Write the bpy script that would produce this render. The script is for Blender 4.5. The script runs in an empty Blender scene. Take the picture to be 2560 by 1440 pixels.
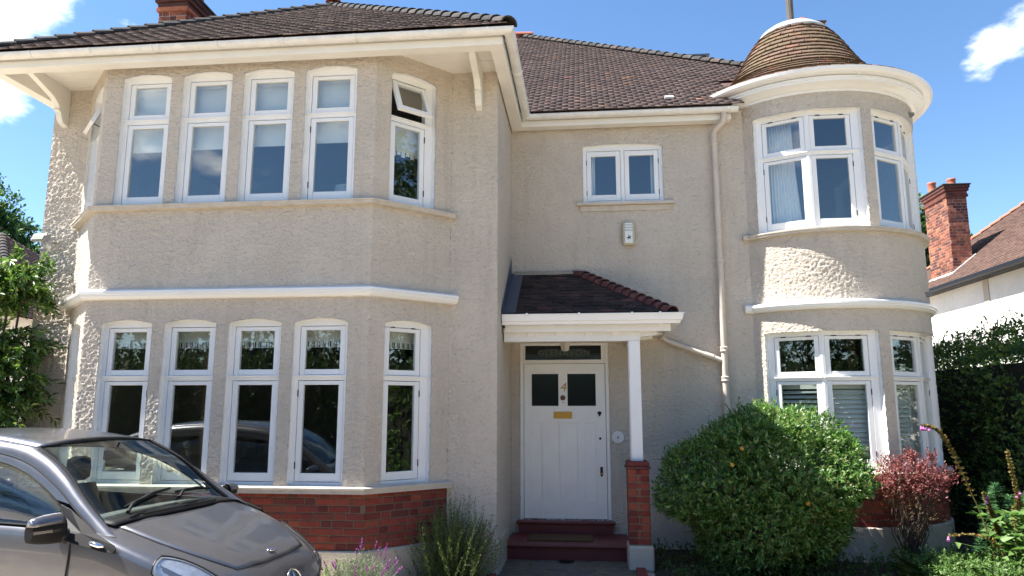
import bpy, math, random
import numpy as np
from mathutils import Vector, Matrix
random.seed(7); RNG = np.random.default_rng(7)
R = math.radians
scene = bpy.context.scene
COL = scene.collection

# ------------------------------------------------------------------ camera
cam_d = bpy.data.cameras.new('camera'); cam = bpy.data.objects.new('camera', cam_d); COL.objects.link(cam)
cam.location = (0, -9.6, 1.77); cam.rotation_euler = (R(90 + 9.36), 0, R(5.7))
cam_d.sensor_width = 36; cam_d.lens = 25.31; cam_d.clip_start = 0.05; cam_d.clip_end = 2000
scene.camera = cam

# ------------------------------------------------------------------ sun and sky
SUN_EL, SUN_FRONT = 56.8, 6.5          # the sun stands to the left, a few degrees in front of the facade
sdir = Vector((-math.cos(R(SUN_FRONT)) * math.cos(R(SUN_EL)), -math.sin(R(SUN_FRONT)) * math.cos(R(SUN_EL)), math.sin(R(SUN_EL))))
sun_d = bpy.data.lights.new('sun', 'SUN'); sun_d.energy = 5.0; sun_d.angle = R(0.53); sun_d.color = (1, 0.955, 0.88)
sun = bpy.data.objects.new('sun', sun_d); COL.objects.link(sun); sun.location = sdir * 40
sun.rotation_euler = (-sdir).to_track_quat('-Z', 'Y').to_euler()
world = bpy.data.worlds.new('World'); scene.world = world; world.use_nodes = True
wt = world.node_tree; wt.nodes.clear()
def wn(t, **k):
    n = wt.nodes.new(t)
    for a, b in k.items(): setattr(n, a, b)
    return n
sky = wn('ShaderNodeTexSky', sky_type='NISHITA', sun_disc=False, sun_elevation=R(SUN_EL), sun_rotation=R(90 + 180 + SUN_FRONT * -1),
         altitude=30, air_density=1.0, dust_density=0.1, ozone_density=3.5)
tc = wn('ShaderNodeTexCoord')
mp = wn('ShaderNodeMapping'); mp.inputs['Scale'].default_value = (1, 1, 2.1); mp.inputs['Location'].default_value = (0.31, 0.12, 0.2)
wt.links.new(tc.outputs['Generated'], mp.inputs['Vector'])
nz = wn('ShaderNodeTexNoise'); nz.inputs['Scale'].default_value = 5.5; nz.inputs['Detail'].default_value = 10; nz.inputs['Roughness'].default_value = 0.56
wt.links.new(mp.outputs['Vector'], nz.inputs['Vector'])
def blob(d, size, gain):               # a cloud bank gathered round one direction of the sky
    v = wn('ShaderNodeVectorMath', operation='DISTANCE'); v.inputs[1].default_value = Vector(d).normalized()
    wt.links.new(tc.outputs['Generated'], v.inputs[0])
    m = wn('ShaderNodeMapRange'); m.inputs['From Min'].default_value = 0; m.inputs['From Max'].default_value = size
    m.inputs['To Min'].default_value = gain; m.inputs['To Max'].default_value = 0
    wt.links.new(v.outputs['Value'], m.inputs['Value']); return m.outputs[0]
def wmath(op, a, b):
    m = wn('ShaderNodeMath', operation=op)
    for i, s in enumerate((a, b)):
        if isinstance(s, (int, float)): m.inputs[i].default_value = s
        else: wt.links.new(s, m.inputs[i])
    return m.outputs[0]
acc = nz.outputs['Fac']
for d, s, g in (
        ((-0.636, 0.655, 0.425), 0.150, 0.40), ((-0.514, 0.740, 0.433), 0.05, 0.26), ((0.440, 0.814, 0.378), 0.06, 0.25), ((0.485, 0.776, 0.405), 0.075, 0.21), ((0.52, 0.745, 0.43), 0.09, 0.21),
        ((-0.5, -0.8, 0.42), 0.5, 0.20), ((0.35, -0.85, 0.75), 0.5, 0.24), ((-0.2, -0.3, 0.95), 0.4, 0.14), ((-0.95, -0.15, 0.5), 0.35, 0.2)):
    acc = wmath('ADD', acc, blob(d, s, g))
ramp = wn('ShaderNodeMapRange', interpolation_type='SMOOTHSTEP')
ramp.inputs['From Min'].default_value = 0.68; ramp.inputs['From Max'].default_value = 0.90
ramp.inputs['To Min'].default_value = 0.0; ramp.inputs['To Max'].default_value = 0.95
wt.links.new(acc, ramp.inputs['Value'])
mixc = wn('ShaderNodeMix', data_type='RGBA'); mixc.inputs['B'].default_value = (11.5, 11.3, 11.0, 1)
hsv = wn('ShaderNodeHueSaturation'); hsv.inputs['Saturation'].default_value = 1.1; hsv.inputs['Value'].default_value = 0.70; wt.links.new(sky.outputs['Color'], hsv.inputs['Color'])
wt.links.new(ramp.outputs[0], mixc.inputs['Factor']); wt.links.new(hsv.outputs['Color'], mixc.inputs['A'])
bg = wn('ShaderNodeBackground'); bg.inputs['Strength'].default_value = 0.115
wo = wn('ShaderNodeOutputWorld'); wt.links.new(mixc.outputs['Result'], bg.inputs['Color']); wt.links.new(bg.outputs[0], wo.inputs['Surface'])
vs = scene.view_settings; vs.view_transform = 'Standard'; vs.look = 'None'; vs.exposure = 1.6; vs.gamma = 1.0; vs.use_curve_mapping = False
scene.render.engine = 'CYCLES'
scene.cycles.transparent_max_bounces = 32; scene.cycles.max_bounces = 10; scene.cycles.caustics_reflective = False; scene.cycles.caustics_refractive = False
scene.cycles.use_denoising = True

# ------------------------------------------------------------------ helpers
def tag(o, label=None, cat=None, group=None, kind=None):
    if label: o['label'] = label
    if cat: o['category'] = cat
    if group: o['group'] = group
    if kind: o['kind'] = kind
    return o
def thing(name, loc, label, cat, group=None, rz=0):
    o = bpy.data.objects.new(name, None); COL.objects.link(o); o.location = loc; o.rotation_euler.z = rz
    o.empty_display_size = 0.2
    return tag(o, label, cat, group)
def link(name, me, parent=None, mat=None):
    if mat is not None and not me.materials: me.materials.append(mat)
    o = bpy.data.objects.new(name, me); COL.objects.link(o)
    if parent is not None: o.parent = parent
    return o
class MB:
    """collects vertices and faces for ONE mesh object"""
    def __init__(s): s.v = []; s.f = []; s.alt = set()
    def quad(s, *p):
        n = len(s.v); s.v += [tuple(q) for q in p]; s.f.append(tuple(range(n, n + len(p)))); return s
    def box(s, x0, x1, y0, y1, z0, z1, fn=None):
        c = [(x, y, z) for z in (z0, z1) for y in (y0, y1) for x in (x0, x1)]
        if fn: c = [fn(*p) for p in c]
        n = len(s.v); s.v += [tuple(q) for q in c]
        s.f += [tuple(n + i for i in q) for q in ((0, 2, 3, 1), (4, 5, 7, 6), (0, 1, 5, 4), (1, 3, 7, 5), (3, 2, 6, 7), (2, 0, 4, 6))]; return s
    def grid(s, rows, close_u=False, close_v=False):
        n = len(s.v); nu = len(rows); nv = len(rows[0])
        for r in rows: s.v += [tuple(q) for q in r]
        for i in range(nu if close_u else nu - 1):
            for j in range(nv if close_v else nv - 1):
                a, b = i, (i + 1) % nu; c, d = j, (j + 1) % nv
                s.f.append((n + a * nv + c, n + a * nv + d, n + b * nv + d, n + b * nv + c))
        return s
    def tube(s, pts, rad, seg=8, cap=True):
        pts = [Vector(p) for p in pts]; rows = []
        rads = rad if isinstance(rad, (list, tuple)) else [rad] * len(pts)
        t0 = (pts[1] - pts[0]).normalized(); up = Vector((0, 0, 1)) if abs(t0.z) < 0.9 else Vector((1, 0, 0))
        a = t0.cross(up).normalized()
        for i, p in enumerate(pts):
            t = (pts[min(i + 1, len(pts) - 1)] - pts[max(i - 1, 0)]).normalized()
            a = (a - t * a.dot(t)).normalized(); b = t.cross(a)
            rows.append([p + (a * math.cos(k * 2 * math.pi / seg) + b * math.sin(k * 2 * math.pi / seg)) * rads[i] for k in range(seg)])
        s.grid(rows, close_v=True)
        if cap:
            s.quad(*rows[0][::-1]); s.quad(*rows[-1])
        return s
    def lathe(s, prof, c=(0, 0), seg=32, a0=0, a1=2 * math.pi):
        full = abs(a1 - a0 - 2 * math.pi) < 1e-6; k = seg if full else seg + 1
        rows = [[(c[0] + r * math.cos(a0 + (a1 - a0) * i / seg), c[1] + r * math.sin(a0 + (a1 - a0) * i / seg), z) for i in range(k)] for r, z in prof]
        return s.grid(rows, close_v=full)
    def prism(s, poly, axis_fn, d0, d1):      # polygon (a,b) pushed from d0 to d1; axis_fn(a,b,d)->xyz
        n = len(s.v); k = len(poly)
        s.v += [tuple(axis_fn(a, b, d0)) for a, b in poly] + [tuple(axis_fn(a, b, d1)) for a, b in poly]
        s.f.append(tuple(range(n, n + k))[::-1]); s.f.append(tuple(range(n + k, n + 2 * k)))
        for i in range(k): j = (i + 1) % k; s.f.append((n + i, n + j, n + k + j, n + k + i))
        return s
    def build(s, name, mat, parent=None, smooth=False, bevel=0, subsurf=0, solid=0, mat2=None):
        me = bpy.data.meshes.new(name); me.from_pydata(s.v, [], s.f); me.materials.append(mat)
        me.update()
        if mat2 is not None:
            me.materials.append(mat2); me.polygons.foreach_set('material_index', [1 if i in s.alt else 0 for i in range(len(s.f))])
        if smooth:
            me.polygons.foreach_set('use_smooth', [True] * len(me.polygons))
        o = link(name, me, parent)
        if solid:
            m = o.modifiers.new('s', 'SOLIDIFY'); m.thickness = solid; m.offset = 0
        if bevel:
            m = o.modifiers.new('b', 'BEVEL'); m.width = bevel; m.segments = 2; m.limit_method = 'ANGLE'; m.angle_limit = R(35)
        if subsurf:
            m = o.modifiers.new('ss', 'SUBSURF'); m.levels = m.render_levels = subsurf
        return o
def np_mesh(name, V, F, mat, smooth=False):
    """fast mesh from numpy arrays, F an (m,k) array of corner indices"""
    me = bpy.data.meshes.new(name); V = np.asarray(V, np.float32); F = np.asarray(F, np.int32); m, k = F.shape
    me.vertices.add(len(V)); me.vertices.foreach_set('co', V.ravel())
    me.loops.add(m * k); me.loops.foreach_set('vertex_index', F.ravel())
    me.polygons.add(m); me.polygons.foreach_set('loop_start', np.arange(0, m * k, k, dtype=np.int32))
    me.polygons.foreach_set('loop_total', np.full(m, k, np.int32))
    if smooth: me.polygons.foreach_set('use_smooth', np.ones(m, bool))
    me.update(calc_edges=True); me.materials.append(mat); return me
def sweep(mb, path, prof, closed_prof=True, caps=True):
    """profile (outward offset, z) along a plan polyline, mitred; outward is to the right of travel"""
    P = [Vector((p[0], p[1])) for p in path]; n = len(P); rows = []
    for i in range(n):
        d0 = (P[i] - P[i - 1]).normalized() if i else (P[1] - P[0]).normalized()
        d1 = (P[i + 1] - P[i]).normalized() if i < n - 1 else d0
        n0 = Vector((d0.y, -d0.x)); n1 = Vector((d1.y, -d1.x)); m = (n0 + n1)
        m = m / max(1e-6, m.length_squared) * 2
        rows.append([(P[i].x + m.x * o, P[i].y + m.y * o, z) for o, z in prof])
    mb.grid(rows, close_v=closed_prof)
    if caps and closed_prof: mb.quad(*rows[0][::-1]); mb.quad(*rows[-1])
    return mb
def text_mesh(txt, size, font_depth, mat, name, parent, M, shear=0, spacing=1.0):
    cu = bpy.data.curves.new('t', 'FONT'); cu.body = txt; cu.size = size; cu.extrude = font_depth; cu.align_x = 'CENTER'; cu.align_y = 'CENTER'; cu.space_character = spacing; cu.shear = shear
    cu.resolution_u = 3
    ob = bpy.data.objects.new('t', cu); COL.objects.link(ob); dg = bpy.context.evaluated_depsgraph_get()
    me = bpy.data.meshes.new_from_object(ob.evaluated_get(dg)); bpy.data.objects.remove(ob); bpy.data.curves.remove(cu)
    me.transform(M); me.materials.clear(); me.materials.append(mat); me.name = name
    return link(name, me, parent)

# ------------------------------------------------------------------ materials
def mat_new(name):
    m = bpy.data.materials.new(name); m.use_nodes = True; nt = m.node_tree; nt.nodes.clear()
    out = nt.nodes.new('ShaderNodeOutputMaterial'); return m, nt, out
class N:
    def __init__(s, nt): s.nt = nt
    def __call__(s, t, ins=None, **k):
        n = s.nt.nodes.new(t)
        for a, b in k.items(): setattr(n, a, b)
        for a, b in (ins or {}).items():
            if hasattr(b, 'is_output'): s.nt.links.new(b, n.inputs[a])
            else: n.inputs[a].default_value = b
        return n
    def link(s, a, b): s.nt.links.new(a, b)
def c4(c): return (c[0], c[1], c[2], 1)
def ramp_set(n, stops):
    cr = n.color_ramp
    while len(cr.elements) < len(stops): cr.elements.new(0.5)
    for e, (p, c) in zip(cr.elements, stops): e.position = p; e.color = c4(c)
def mat_plain(name, col, rough=0.5, metal=0.0, spec=0.5, coat=0.0, bump=None, vary=0.0, vscale=3.0, vary_col=None):
    m, nt, out = mat_new(name); n = N(nt)
    b = n('ShaderNodeBsdfPrincipled', {'Base Color': c4(col), 'Roughness': rough, 'Metallic': metal, 'Specular IOR Level': spec, 'Coat Weight': coat})
    tco = n('ShaderNodeTexCoord')
    if vary:
        nz = n('ShaderNodeTexNoise', {'Vector': tco.outputs['Object'], 'Scale': vscale, 'Detail': 6.0, 'Roughness': 0.65})
        r = n('ShaderNodeMapRange', {'Value': nz.outputs['Fac'], 'From Min': 0.4, 'From Max': 0.75, 'To Min': 0.0, 'To Max': vary})
        mx = n('ShaderNodeMix', {'Factor': r.outputs[0], 'A': c4(col), 'B': c4(vary_col or tuple(x * 0.45 for x in col))}, data_type='RGBA')
        n.link(mx.outputs['Result'], b.inputs['Base Color'])
    if bump:
        nz = n('ShaderNodeTexNoise', {'Vector': tco.outputs['Object'], 'Scale': bump[0], 'Detail': 4.0, 'Roughness': 0.6})
        bp = n('ShaderNodeBump', {'Height': nz.outputs['Fac'], 'Strength': bump[1], 'Distance': bump[2]})
        n.link(bp.outputs[0], b.inputs['Normal'])
    n.link(b.outputs[0], out.inputs['Surface']); return m
def rand_value(n, seed=0.0):
    """a random number per piece: pieces joined in one mesh and pieces that share a mesh both differ"""
    g = n('ShaderNodeNewGeometry'); oi = n('ShaderNodeObjectInfo')
    a = n('ShaderNodeMath', {0: g.outputs['Random Per Island'], 1: oi.outputs['Random']}, operation='ADD')
    a2 = n('ShaderNodeMath', {0: a.outputs[0], 1: seed}, operation='ADD')
    return n('ShaderNodeMath', {0: a2.outputs[0]}, operation='FRACT').outputs[0]
def mat_pieces(name, stops, rough=0.85, speck=None, speck_scale=25, speck_amt=0.5, bump=(60, 0.4, 0.004), thr=(0.55, 0.7), macro=None):
    m, nt, out = mat_new(name); n = N(nt); rv = rand_value(n)
    rp = n('ShaderNodeValToRGB', {'Fac': rv}); ramp_set(rp, stops); rp.color_ramp.interpolation = 'LINEAR'
    col = rp.outputs['Color']; g = n('ShaderNodeNewGeometry')
    nz = n('ShaderNodeTexNoise', {'Vector': g.outputs['Position'], 'Scale': speck_scale, 'Detail': 5.0, 'Roughness': 0.7})
    fine = n('ShaderNodeTexNoise', {'Vector': g.outputs['Position'], 'Scale': 9.0, 'Detail': 5.0})
    dm = n('ShaderNodeMapRange', {'Value': fine.outputs['Fac'], 'From Min': 0.3, 'From Max': 0.7, 'To Min': 0.7, 'To Max': 1.25})
    hs = n('ShaderNodeHueSaturation', {'Color': col, 'Value': dm.outputs[0]}); col = hs.outputs['Color']
    if speck:
        r = n('ShaderNodeMapRange', {'Value': nz.outputs['Fac'], 'From Min': thr[0], 'From Max': thr[1], 'To Min': 0.0, 'To Max': speck_amt})
        f = r.outputs[0]
        if macro:
            n2 = n('ShaderNodeTexNoise', {'Vector': g.outputs['Position'], 'Scale': macro, 'Detail': 3.0})
            r2 = n('ShaderNodeMapRange', {'Value': n2.outputs['Fac'], 'From Min': 0.4, 'From Max': 0.6})
            f = n('ShaderNodeMath', {0: f, 1: r2.outputs[0]}, operation='MULTIPLY').outputs[0]
        mx = n('ShaderNodeMix', {'Factor': f, 'A': col, 'B': c4(speck)}, data_type='RGBA'); col = mx.outputs['Result']
    b = n('ShaderNodeBsdfPrincipled', {'Base Color': col, 'Roughness': rough, 'Specular IOR Level': 0.3})
    n3 = n('ShaderNodeTexNoise', {'Vector': g.outputs['Position'], 'Scale': float(bump[0]), 'Detail': 4.0})
    bp = n('ShaderNodeBump', {'Height': n3.outputs['Fac'], 'Strength': bump[1], 'Distance': bump[2]})
    n.link(bp.outputs[0], b.inputs['Normal']); n.link(b.outputs[0], out.inputs['Surface']); return m
def mat_render(name, col, scale=1.0, depth=0.022, stain=0.0):
    """hand-thrown roughcast: lumps and ledges over a painted wall, with faint rain streaks"""
    m, nt, out = mat_new(name); n = N(nt); g = n('ShaderNodeNewGeometry')
    mpn = n('ShaderNodeMapping', {'Vector': g.outputs['Position'], 'Scale': (1, 1, 1.6)})
    a = n('ShaderNodeTexNoise', {'Vector': mpn.outputs[0], 'Scale': 17.0 * scale, 'Detail': 5.0, 'Roughness': 0.6, 'Distortion': 0.9})
    b_ = n('ShaderNodeTexNoise', {'Vector': mpn.outputs[0], 'Scale': 55.0 * scale, 'Detail': 4.0, 'Roughness': 0.6, 'Distortion': 0.4})
    big = n('ShaderNodeTexNoise', {'Vector': g.outputs['Position'], 'Scale': 1.3, 'Detail': 5.0, 'Roughness': 0.6})
    s = n('ShaderNodeMath', {0: b_.outputs['Fac'], 1: 0.55}, operation='MULTIPLY')
    h = n('ShaderNodeMath', {0: a.outputs['Fac'], 1: s.outputs[0]}, operation='ADD')
    bp = n('ShaderNodeBump', {'Height': h.outputs[0], 'Strength': 1.0, 'Distance': depth})
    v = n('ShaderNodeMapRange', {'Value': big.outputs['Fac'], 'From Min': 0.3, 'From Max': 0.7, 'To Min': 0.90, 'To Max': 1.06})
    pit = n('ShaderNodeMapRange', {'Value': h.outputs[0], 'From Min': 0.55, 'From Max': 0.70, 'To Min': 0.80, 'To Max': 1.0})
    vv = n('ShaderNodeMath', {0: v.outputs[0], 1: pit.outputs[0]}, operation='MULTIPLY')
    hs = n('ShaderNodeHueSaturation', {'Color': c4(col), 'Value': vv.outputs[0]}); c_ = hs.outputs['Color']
    if stain:
        ms = n('ShaderNodeMapping', {'Vector': g.outputs['Position'], 'Scale': (7, 7, 0.55)})
        st = n('ShaderNodeTexNoise', {'Vector': ms.outputs[0], 'Scale': 1.0, 'Detail': 6.0, 'Roughness': 0.65})
        sr = n('ShaderNodeMapRange', {'Value': st.outputs['Fac'], 'From Min': 0.52, 'From Max': 0.78, 'To Min': 0.0, 'To Max': stain})
        mx = n('ShaderNodeMix', {'Factor': sr.outputs[0], 'A': c_, 'B': c4((0.30, 0.27, 0.21))}, data_type='RGBA'); c_ = mx.outputs['Result']
    b = n('ShaderNodeBsdfPrincipled', {'Base Color': c_, 'Roughness': 0.72, 'Specular IOR Level': 0.3})
    n.link(bp.outputs[0], b.inputs['Normal']); n.link(b.outputs[0], out.inputs['Surface']); return m
def mat_glass(name, tint=(0.93, 0.96, 0.95), ior=1.85, rough=0.0):
    m, nt, out = mat_new(name); n = N(nt)
    gb = n('ShaderNodeNewGeometry'); im = n('ShaderNodeMix', {'Factor': gb.outputs['Backfacing'], 'A': ior, 'B': 1.0 / ior}, data_type='FLOAT')   # both faces of a pane reflect alike
    fr = n('ShaderNodeFresnel', {'IOR': im.outputs['Result']}); gl = n('ShaderNodeBsdfGlossy', {'Color': (1, 1, 1, 1), 'Roughness': rough}); tr = n('ShaderNodeBsdfTransparent', {'Color': c4(tint)})
    g = n('ShaderNodeNewGeometry')
    nzt = n('ShaderNodeTexNoise', {'Vector': g.outputs['Position'], 'Scale': 1.6, 'Detail': 1.0})
    bp = n('ShaderNodeBump', {'Height': nzt.outputs['Fac'], 'Strength': 0.06, 'Distance': 0.03}); n.link(bp.outputs[0], gl.inputs['Normal'])
    mx = n('ShaderNodeMixShader', {0: fr.outputs[0], 1: tr.outputs[0], 2: gl.outputs[0]})
    n.link(mx.outputs[0], out.inputs['Surface']); return m
def mat_leaf(name, stops, trans=0.35, rough=0.45, spec=0.4):
    m, nt, out = mat_new(name); n = N(nt); rv = rand_value(n)
    rp = n('ShaderNodeValToRGB', {'Fac': rv}); ramp_set(rp, stops)
    b = n('ShaderNodeBsdfPrincipled', {'Base Color': rp.outputs['Color'], 'Roughness': rough, 'Specular IOR Level': spec})
    hs = n('ShaderNodeHueSaturation', {'Color': rp.outputs['Color'], 'Saturation': 1.1, 'Value': 1.5})
    t = n('ShaderNodeBsdfTranslucent', {'Color': hs.outputs['Color']})
    mx = n('ShaderNodeMixShader', {0: trans, 1: b.outputs[0], 2: t.outputs[0]})
    n.link(mx.outputs[0], out.inputs['Surface']); return m

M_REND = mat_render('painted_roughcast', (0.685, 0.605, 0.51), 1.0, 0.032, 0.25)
M_PLINTH = mat_render('painted_plinth', (0.50, 0.45, 0.38), 1.2, 0.008)
M_WHITE = mat_plain('white_gloss_paint', (0.83, 0.83, 0.82), 0.32, bump=(6, 0.05, 0.01), vary=0.12, vscale=5, vary_col=(0.62, 0.60, 0.55))
M_TRIM = mat_plain('white_eaves_paint', (0.80, 0.785, 0.74), 0.42, bump=(8, 0.06, 0.01), vary=0.25, vscale=4, vary_col=(0.58, 0.55, 0.48))
M_GUTTER = mat_plain('white_gutter_paint', (0.76, 0.755, 0.73), 0.38, vary=0.5, vscale=7, vary_col=(0.48, 0.47, 0.44), bump=(30, 0.1, 0.004))
M_PIPE = mat_plain('cream_pipe_paint', (0.60, 0.52, 0.44), 0.45, bump=(60, 0.3, 0.003), vary=0.3, vscale=6)
M_SILL = mat_plain('painted_tile_sill', (0.58, 0.52, 0.44), 0.6, bump=(22, 0.5, 0.006), vary=0.5, vscale=9, vary_col=(0.32, 0.27, 0.2))
M_GLASS = mat_glass('window_glass')
M_BRICK = mat_pieces('red_brick', [(0.0, (0.13, 0.032, 0.028)), (0.3, (0.22, 0.046, 0.036)), (0.65, (0.28, 0.060, 0.040)), (0.85, (0.32, 0.085, 0.048)), (1.0, (0.10, 0.028, 0.028))], 0.88, (0.055, 0.03, 0.028), 9, 0.8, thr=(0.5, 0.72))
M_OLDBRICK = mat_pieces('weathered_brick', [(0.0, (0.085, 0.035, 0.03)), (0.35, (0.20, 0.065, 0.045)), (0.7, (0.34, 0.115, 0.065)), (0.85, (0.42, 0.15, 0.08)), (1.0, (0.06, 0.03, 0.03))], 0.85, (0.05, 0.03, 0.03), 3.5, 0.75)
M_MORTAR = mat_plain('mortar', (0.17, 0.135, 0.09), 0.9, bump=(60, 0.5, 0.004), vary=0.5, vscale=6)
M_MORTAR2 = mat_plain('pale_mortar', (0.46, 0.41, 0.35), 0.9, bump=(60, 0.5, 0.004), vary=0.5, vscale=6)
M_TILE = mat_pieces('clay_roof_tile', [(0.0, (0.055, 0.038, 0.038)), (0.4, (0.09, 0.056, 0.050)), (0.8, (0.11, 0.064, 0.054)), (1.0, (0.07, 0.045, 0.042))], 0.9, (0.30, 0.26, 0.22), 26, 0.75, thr=(0.52, 0.66), macro=1.3)
M_TILE2 = mat_pieces('red_clay_roof_tile', [(0.0, (0.060, 0.042, 0.041)), (0.4, (0.082, 0.054, 0.050)), (0.97, (0.10, 0.062, 0.054)), (1.0, (0.24, 0.11, 0.06))], 0.9, (0.26, 0.215, 0.185), 22, 0.7, thr=(0.52, 0.68), macro=0.9)
M_NOSE = mat_pieces('pale_tile_nose', [(0.0, (0.12, 0.095, 0.09)), (0.5, (0.20, 0.15, 0.135)), (1.0, (0.27, 0.20, 0.165))], 0.9, (0.05, 0.04, 0.04), 14, 0.9, thr=(0.42, 0.62))  # front faces of the roof tiles, coloured paler than their tops
M_TILE3 = mat_pieces('turret_tile', [(0.0, (0.10, 0.066, 0.046)), (0.3, (0.145, 0.088, 0.062)), (0.6, (0.125, 0.086, 0.05)), (0.94, (0.16, 0.088, 0.06)), (1.0, (0.28, 0.11, 0.075))], 0.85, (0.115, 0.09, 0.045), 3, 0.6, thr=(0.45, 0.6))
M_TILE4 = mat_pieces('porch_tile', [(0.0, (0.024, 0.018, 0.017)), (0.5, (0.042, 0.027, 0.023)), (0.92, (0.060, 0.034, 0.028)), (1.0, (0.12, 0.05, 0.04))], 0.9, (0.34, 0.30, 0.26), 30, 0.7, thr=(0.62, 0.7))
M_HIP = mat_pieces('dark_hip_tile', [(0.0, (0.030, 0.030, 0.032)), (0.6, (0.055, 0.05, 0.048)), (1.0, (0.085, 0.06, 0.05))], 0.9, (0.16, 0.15, 0.13), 18, 0.5)
M_HIPRED = mat_pieces('red_hip_tile', [(0.0, (0.10, 0.034, 0.034)), (0.6, (0.15, 0.046, 0.042)), (1.0, (0.12, 0.05, 0.045))], 0.85, (0.20, 0.17, 0.14), 16, 0.6, thr=(0.5, 0.68))
M_TERRA = mat_plain('terracotta', (0.42, 0.13, 0.07), 0.7, bump=(30, 0.2, 0.004), vary=0.4)
M_LEAD = mat_plain('lead', (0.055, 0.07, 0.10), 0.5, vary=0.4, vscale=4, bump=(10, 0.3, 0.01), vary_col=(0.12, 0.14, 0.17))
M_LEADP = mat_plain('painted_lead', (0.62, 0.62, 0.61), 0.55, vary=0.4, vscale=6, bump=(8, 0.3, 0.01))
M_CEMENT = mat_plain('cement_fillet', (0.36, 0.32, 0.25), 0.9, bump=(40, 0.6, 0.008), vary=0.5, vary_col=(0.14, 0.13, 0.08))
M_WOOD = mat_plain('grey_weathered_wood', (0.12, 0.10, 0.085), 0.85, bump=(30, 0.6, 0.006), vary=0.6)
M_DARK = mat_plain('black_gap', (0.012, 0.012, 0.012), 0.8)
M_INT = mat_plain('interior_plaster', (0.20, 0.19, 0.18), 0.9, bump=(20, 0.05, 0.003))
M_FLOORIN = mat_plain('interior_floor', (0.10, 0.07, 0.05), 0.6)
M_STEP = mat_plain('red_step_paint', (0.145, 0.024, 0.024), 0.5, bump=(30, 0.25, 0.004), vary=0.6, vscale=5, vary_col=(0.07, 0.02, 0.02))
M_BRASS = mat_plain('brass', (0.42, 0.26, 0.06), 0.35, metal=0.9, vary=0.5, vscale=30)
M_BRONZE = mat_plain('dark_bronze', (0.10, 0.05, 0.03), 0.4, metal=0.7)
M_BLACK = mat_plain('black_plastic', (0.007, 0.007, 0.008), 0.5, spec=0.3, bump=(80, 0.1, 0.002))
M_HINGE = mat_plain('hinge_metal', (0.06, 0.045, 0.03), 0.5, metal=0.6)
M_DOOR = mat_plain('door_paint', (0.84, 0.84, 0.82), 0.34, bump=(9, 0.06, 0.01), vary=0.3, vscale=3, vary_col=(0.66, 0.65, 0.61))
M_DGLASS = mat_plain('dark_door_glass', (0.012, 0.016, 0.017), 0.12, spec=0.6, bump=(50, 0.1, 0.003))
M_BLIND = mat_plain('white_blind', (0.78, 0.78, 0.76), 0.8)
M_SHEER = mat_plain('white_voile', (0.80, 0.80, 0.80), 0.9)
M_SHUT = mat_plain('pale_shutter', (0.72, 0.76, 0.75), 0.5)
M_PVC = mat_plain('white_plastic', (0.78, 0.78, 0.76), 0.35)
M_CREAMP = mat_plain('cream_plastic', (0.50, 0.45, 0.28), 0.4, vary=0.2)
M_INK = mat_plain('navy_ink', (0.012, 0.025, 0.07), 0.6)
M_GREYM = mat_plain('grey_metal', (0.32, 0.32, 0.33), 0.4, metal=0.5)
M_LENS = mat_plain('lamp_lens', (0.35, 0.36, 0.3), 0.15, spec=0.8)
M_SLAB = mat_pieces('paving_slab', [(0, (0.10, 0.085, 0.065)), (0.5, (0.15, 0.13, 0.10)), (1, (0.12, 0.105, 0.09))], 0.9, (0.05, 0.05, 0.05), 4, 0.7, (40, 0.4, 0.006))
M_SOIL = mat_plain('soil', (0.045, 0.032, 0.022), 0.95, bump=(25, 1.0, 0.03), vary=0.6, vscale=4, vary_col=(0.09, 0.07, 0.05))
M_MAT = mat_plain('coir_mat', (0.10, 0.055, 0.02), 0.95, bump=(300, 0.8, 0.004), vary=0.4, vscale=20)
M_BARK = mat_plain('bark', (0.075, 0.055, 0.04), 0.9, bump=(22, 0.8, 0.02), vary=0.5)
# ================================================================== ground
gm, nt, out = mat_new('garden_ground'); n = N(nt); g = n('ShaderNodeNewGeometry')
a = n('ShaderNodeTexNoise', {'Vector': g.outputs['Position'], 'Scale': 30.0, 'Detail': 6.0}); b2 = n('ShaderNodeTexNoise', {'Vector': g.outputs['Position'], 'Scale': 0.6, 'Detail': 4.0})
rp = n('ShaderNodeValToRGB', {'Fac': a.outputs['Fac']}); ramp_set(rp, [(0.35, (0.42, 0.345, 0.255)), (0.65, (0.60, 0.51, 0.395))])
hs = n('ShaderNodeHueSaturation', {'Color': rp.outputs['Color'], 'Value': b2.outputs['Fac']})
bp = n('ShaderNodeBump', {'Height': a.outputs['Fac'], 'Strength': 0.8, 'Distance': 0.02})
bs = n('ShaderNodeBsdfPrincipled', {'Base Color': rp.outputs['Color'], 'Roughness': 0.95, 'Normal': bp.outputs[0]}); n.link(bs.outputs[0], out.inputs['Surface'])
mb = MB(); k = 1000; mb.quad((-k, -k, -0.02), (k, -k, -0.02), (k, k, -0.02), (-k, k, -0.02)); tag(mb.build('ground', gm), kind='structure')
def sheet(name, pts, z, mat): return tag(MB().quad(*[(x, y, z) for x, y in pts]).build(name, mat), kind='structure')
sheet('flower_bed', [(-1.75, -1.5), (-1.75, -2.6), (-3.0, -3.4), (-1.1, -3.4), (-1.1, -1.5)], -0.012, M_SOIL)
sheet('flower_bed', [(0.72, 0.0), (0.72, -3.2), (7.5, -3.2), (7.5, 3.0), (4.7, 3.0)], -0.010, M_SOIL)
pb = sheet('path', [(-1.05, -0.6), (-1.05, -6.0), (0.62, -6.0), (0.62, -0.6)], -0.008, M_MORTAR)
slab_me = MB().box(-0.5, 0.5, -0.5, 0.5, -0.02, 0.0); slab_me = slab_me.build('slab', M_SLAB, None); sm_ = slab_me.data; bpy.data.objects.remove(slab_me)
y = -0.77; row = 0
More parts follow.
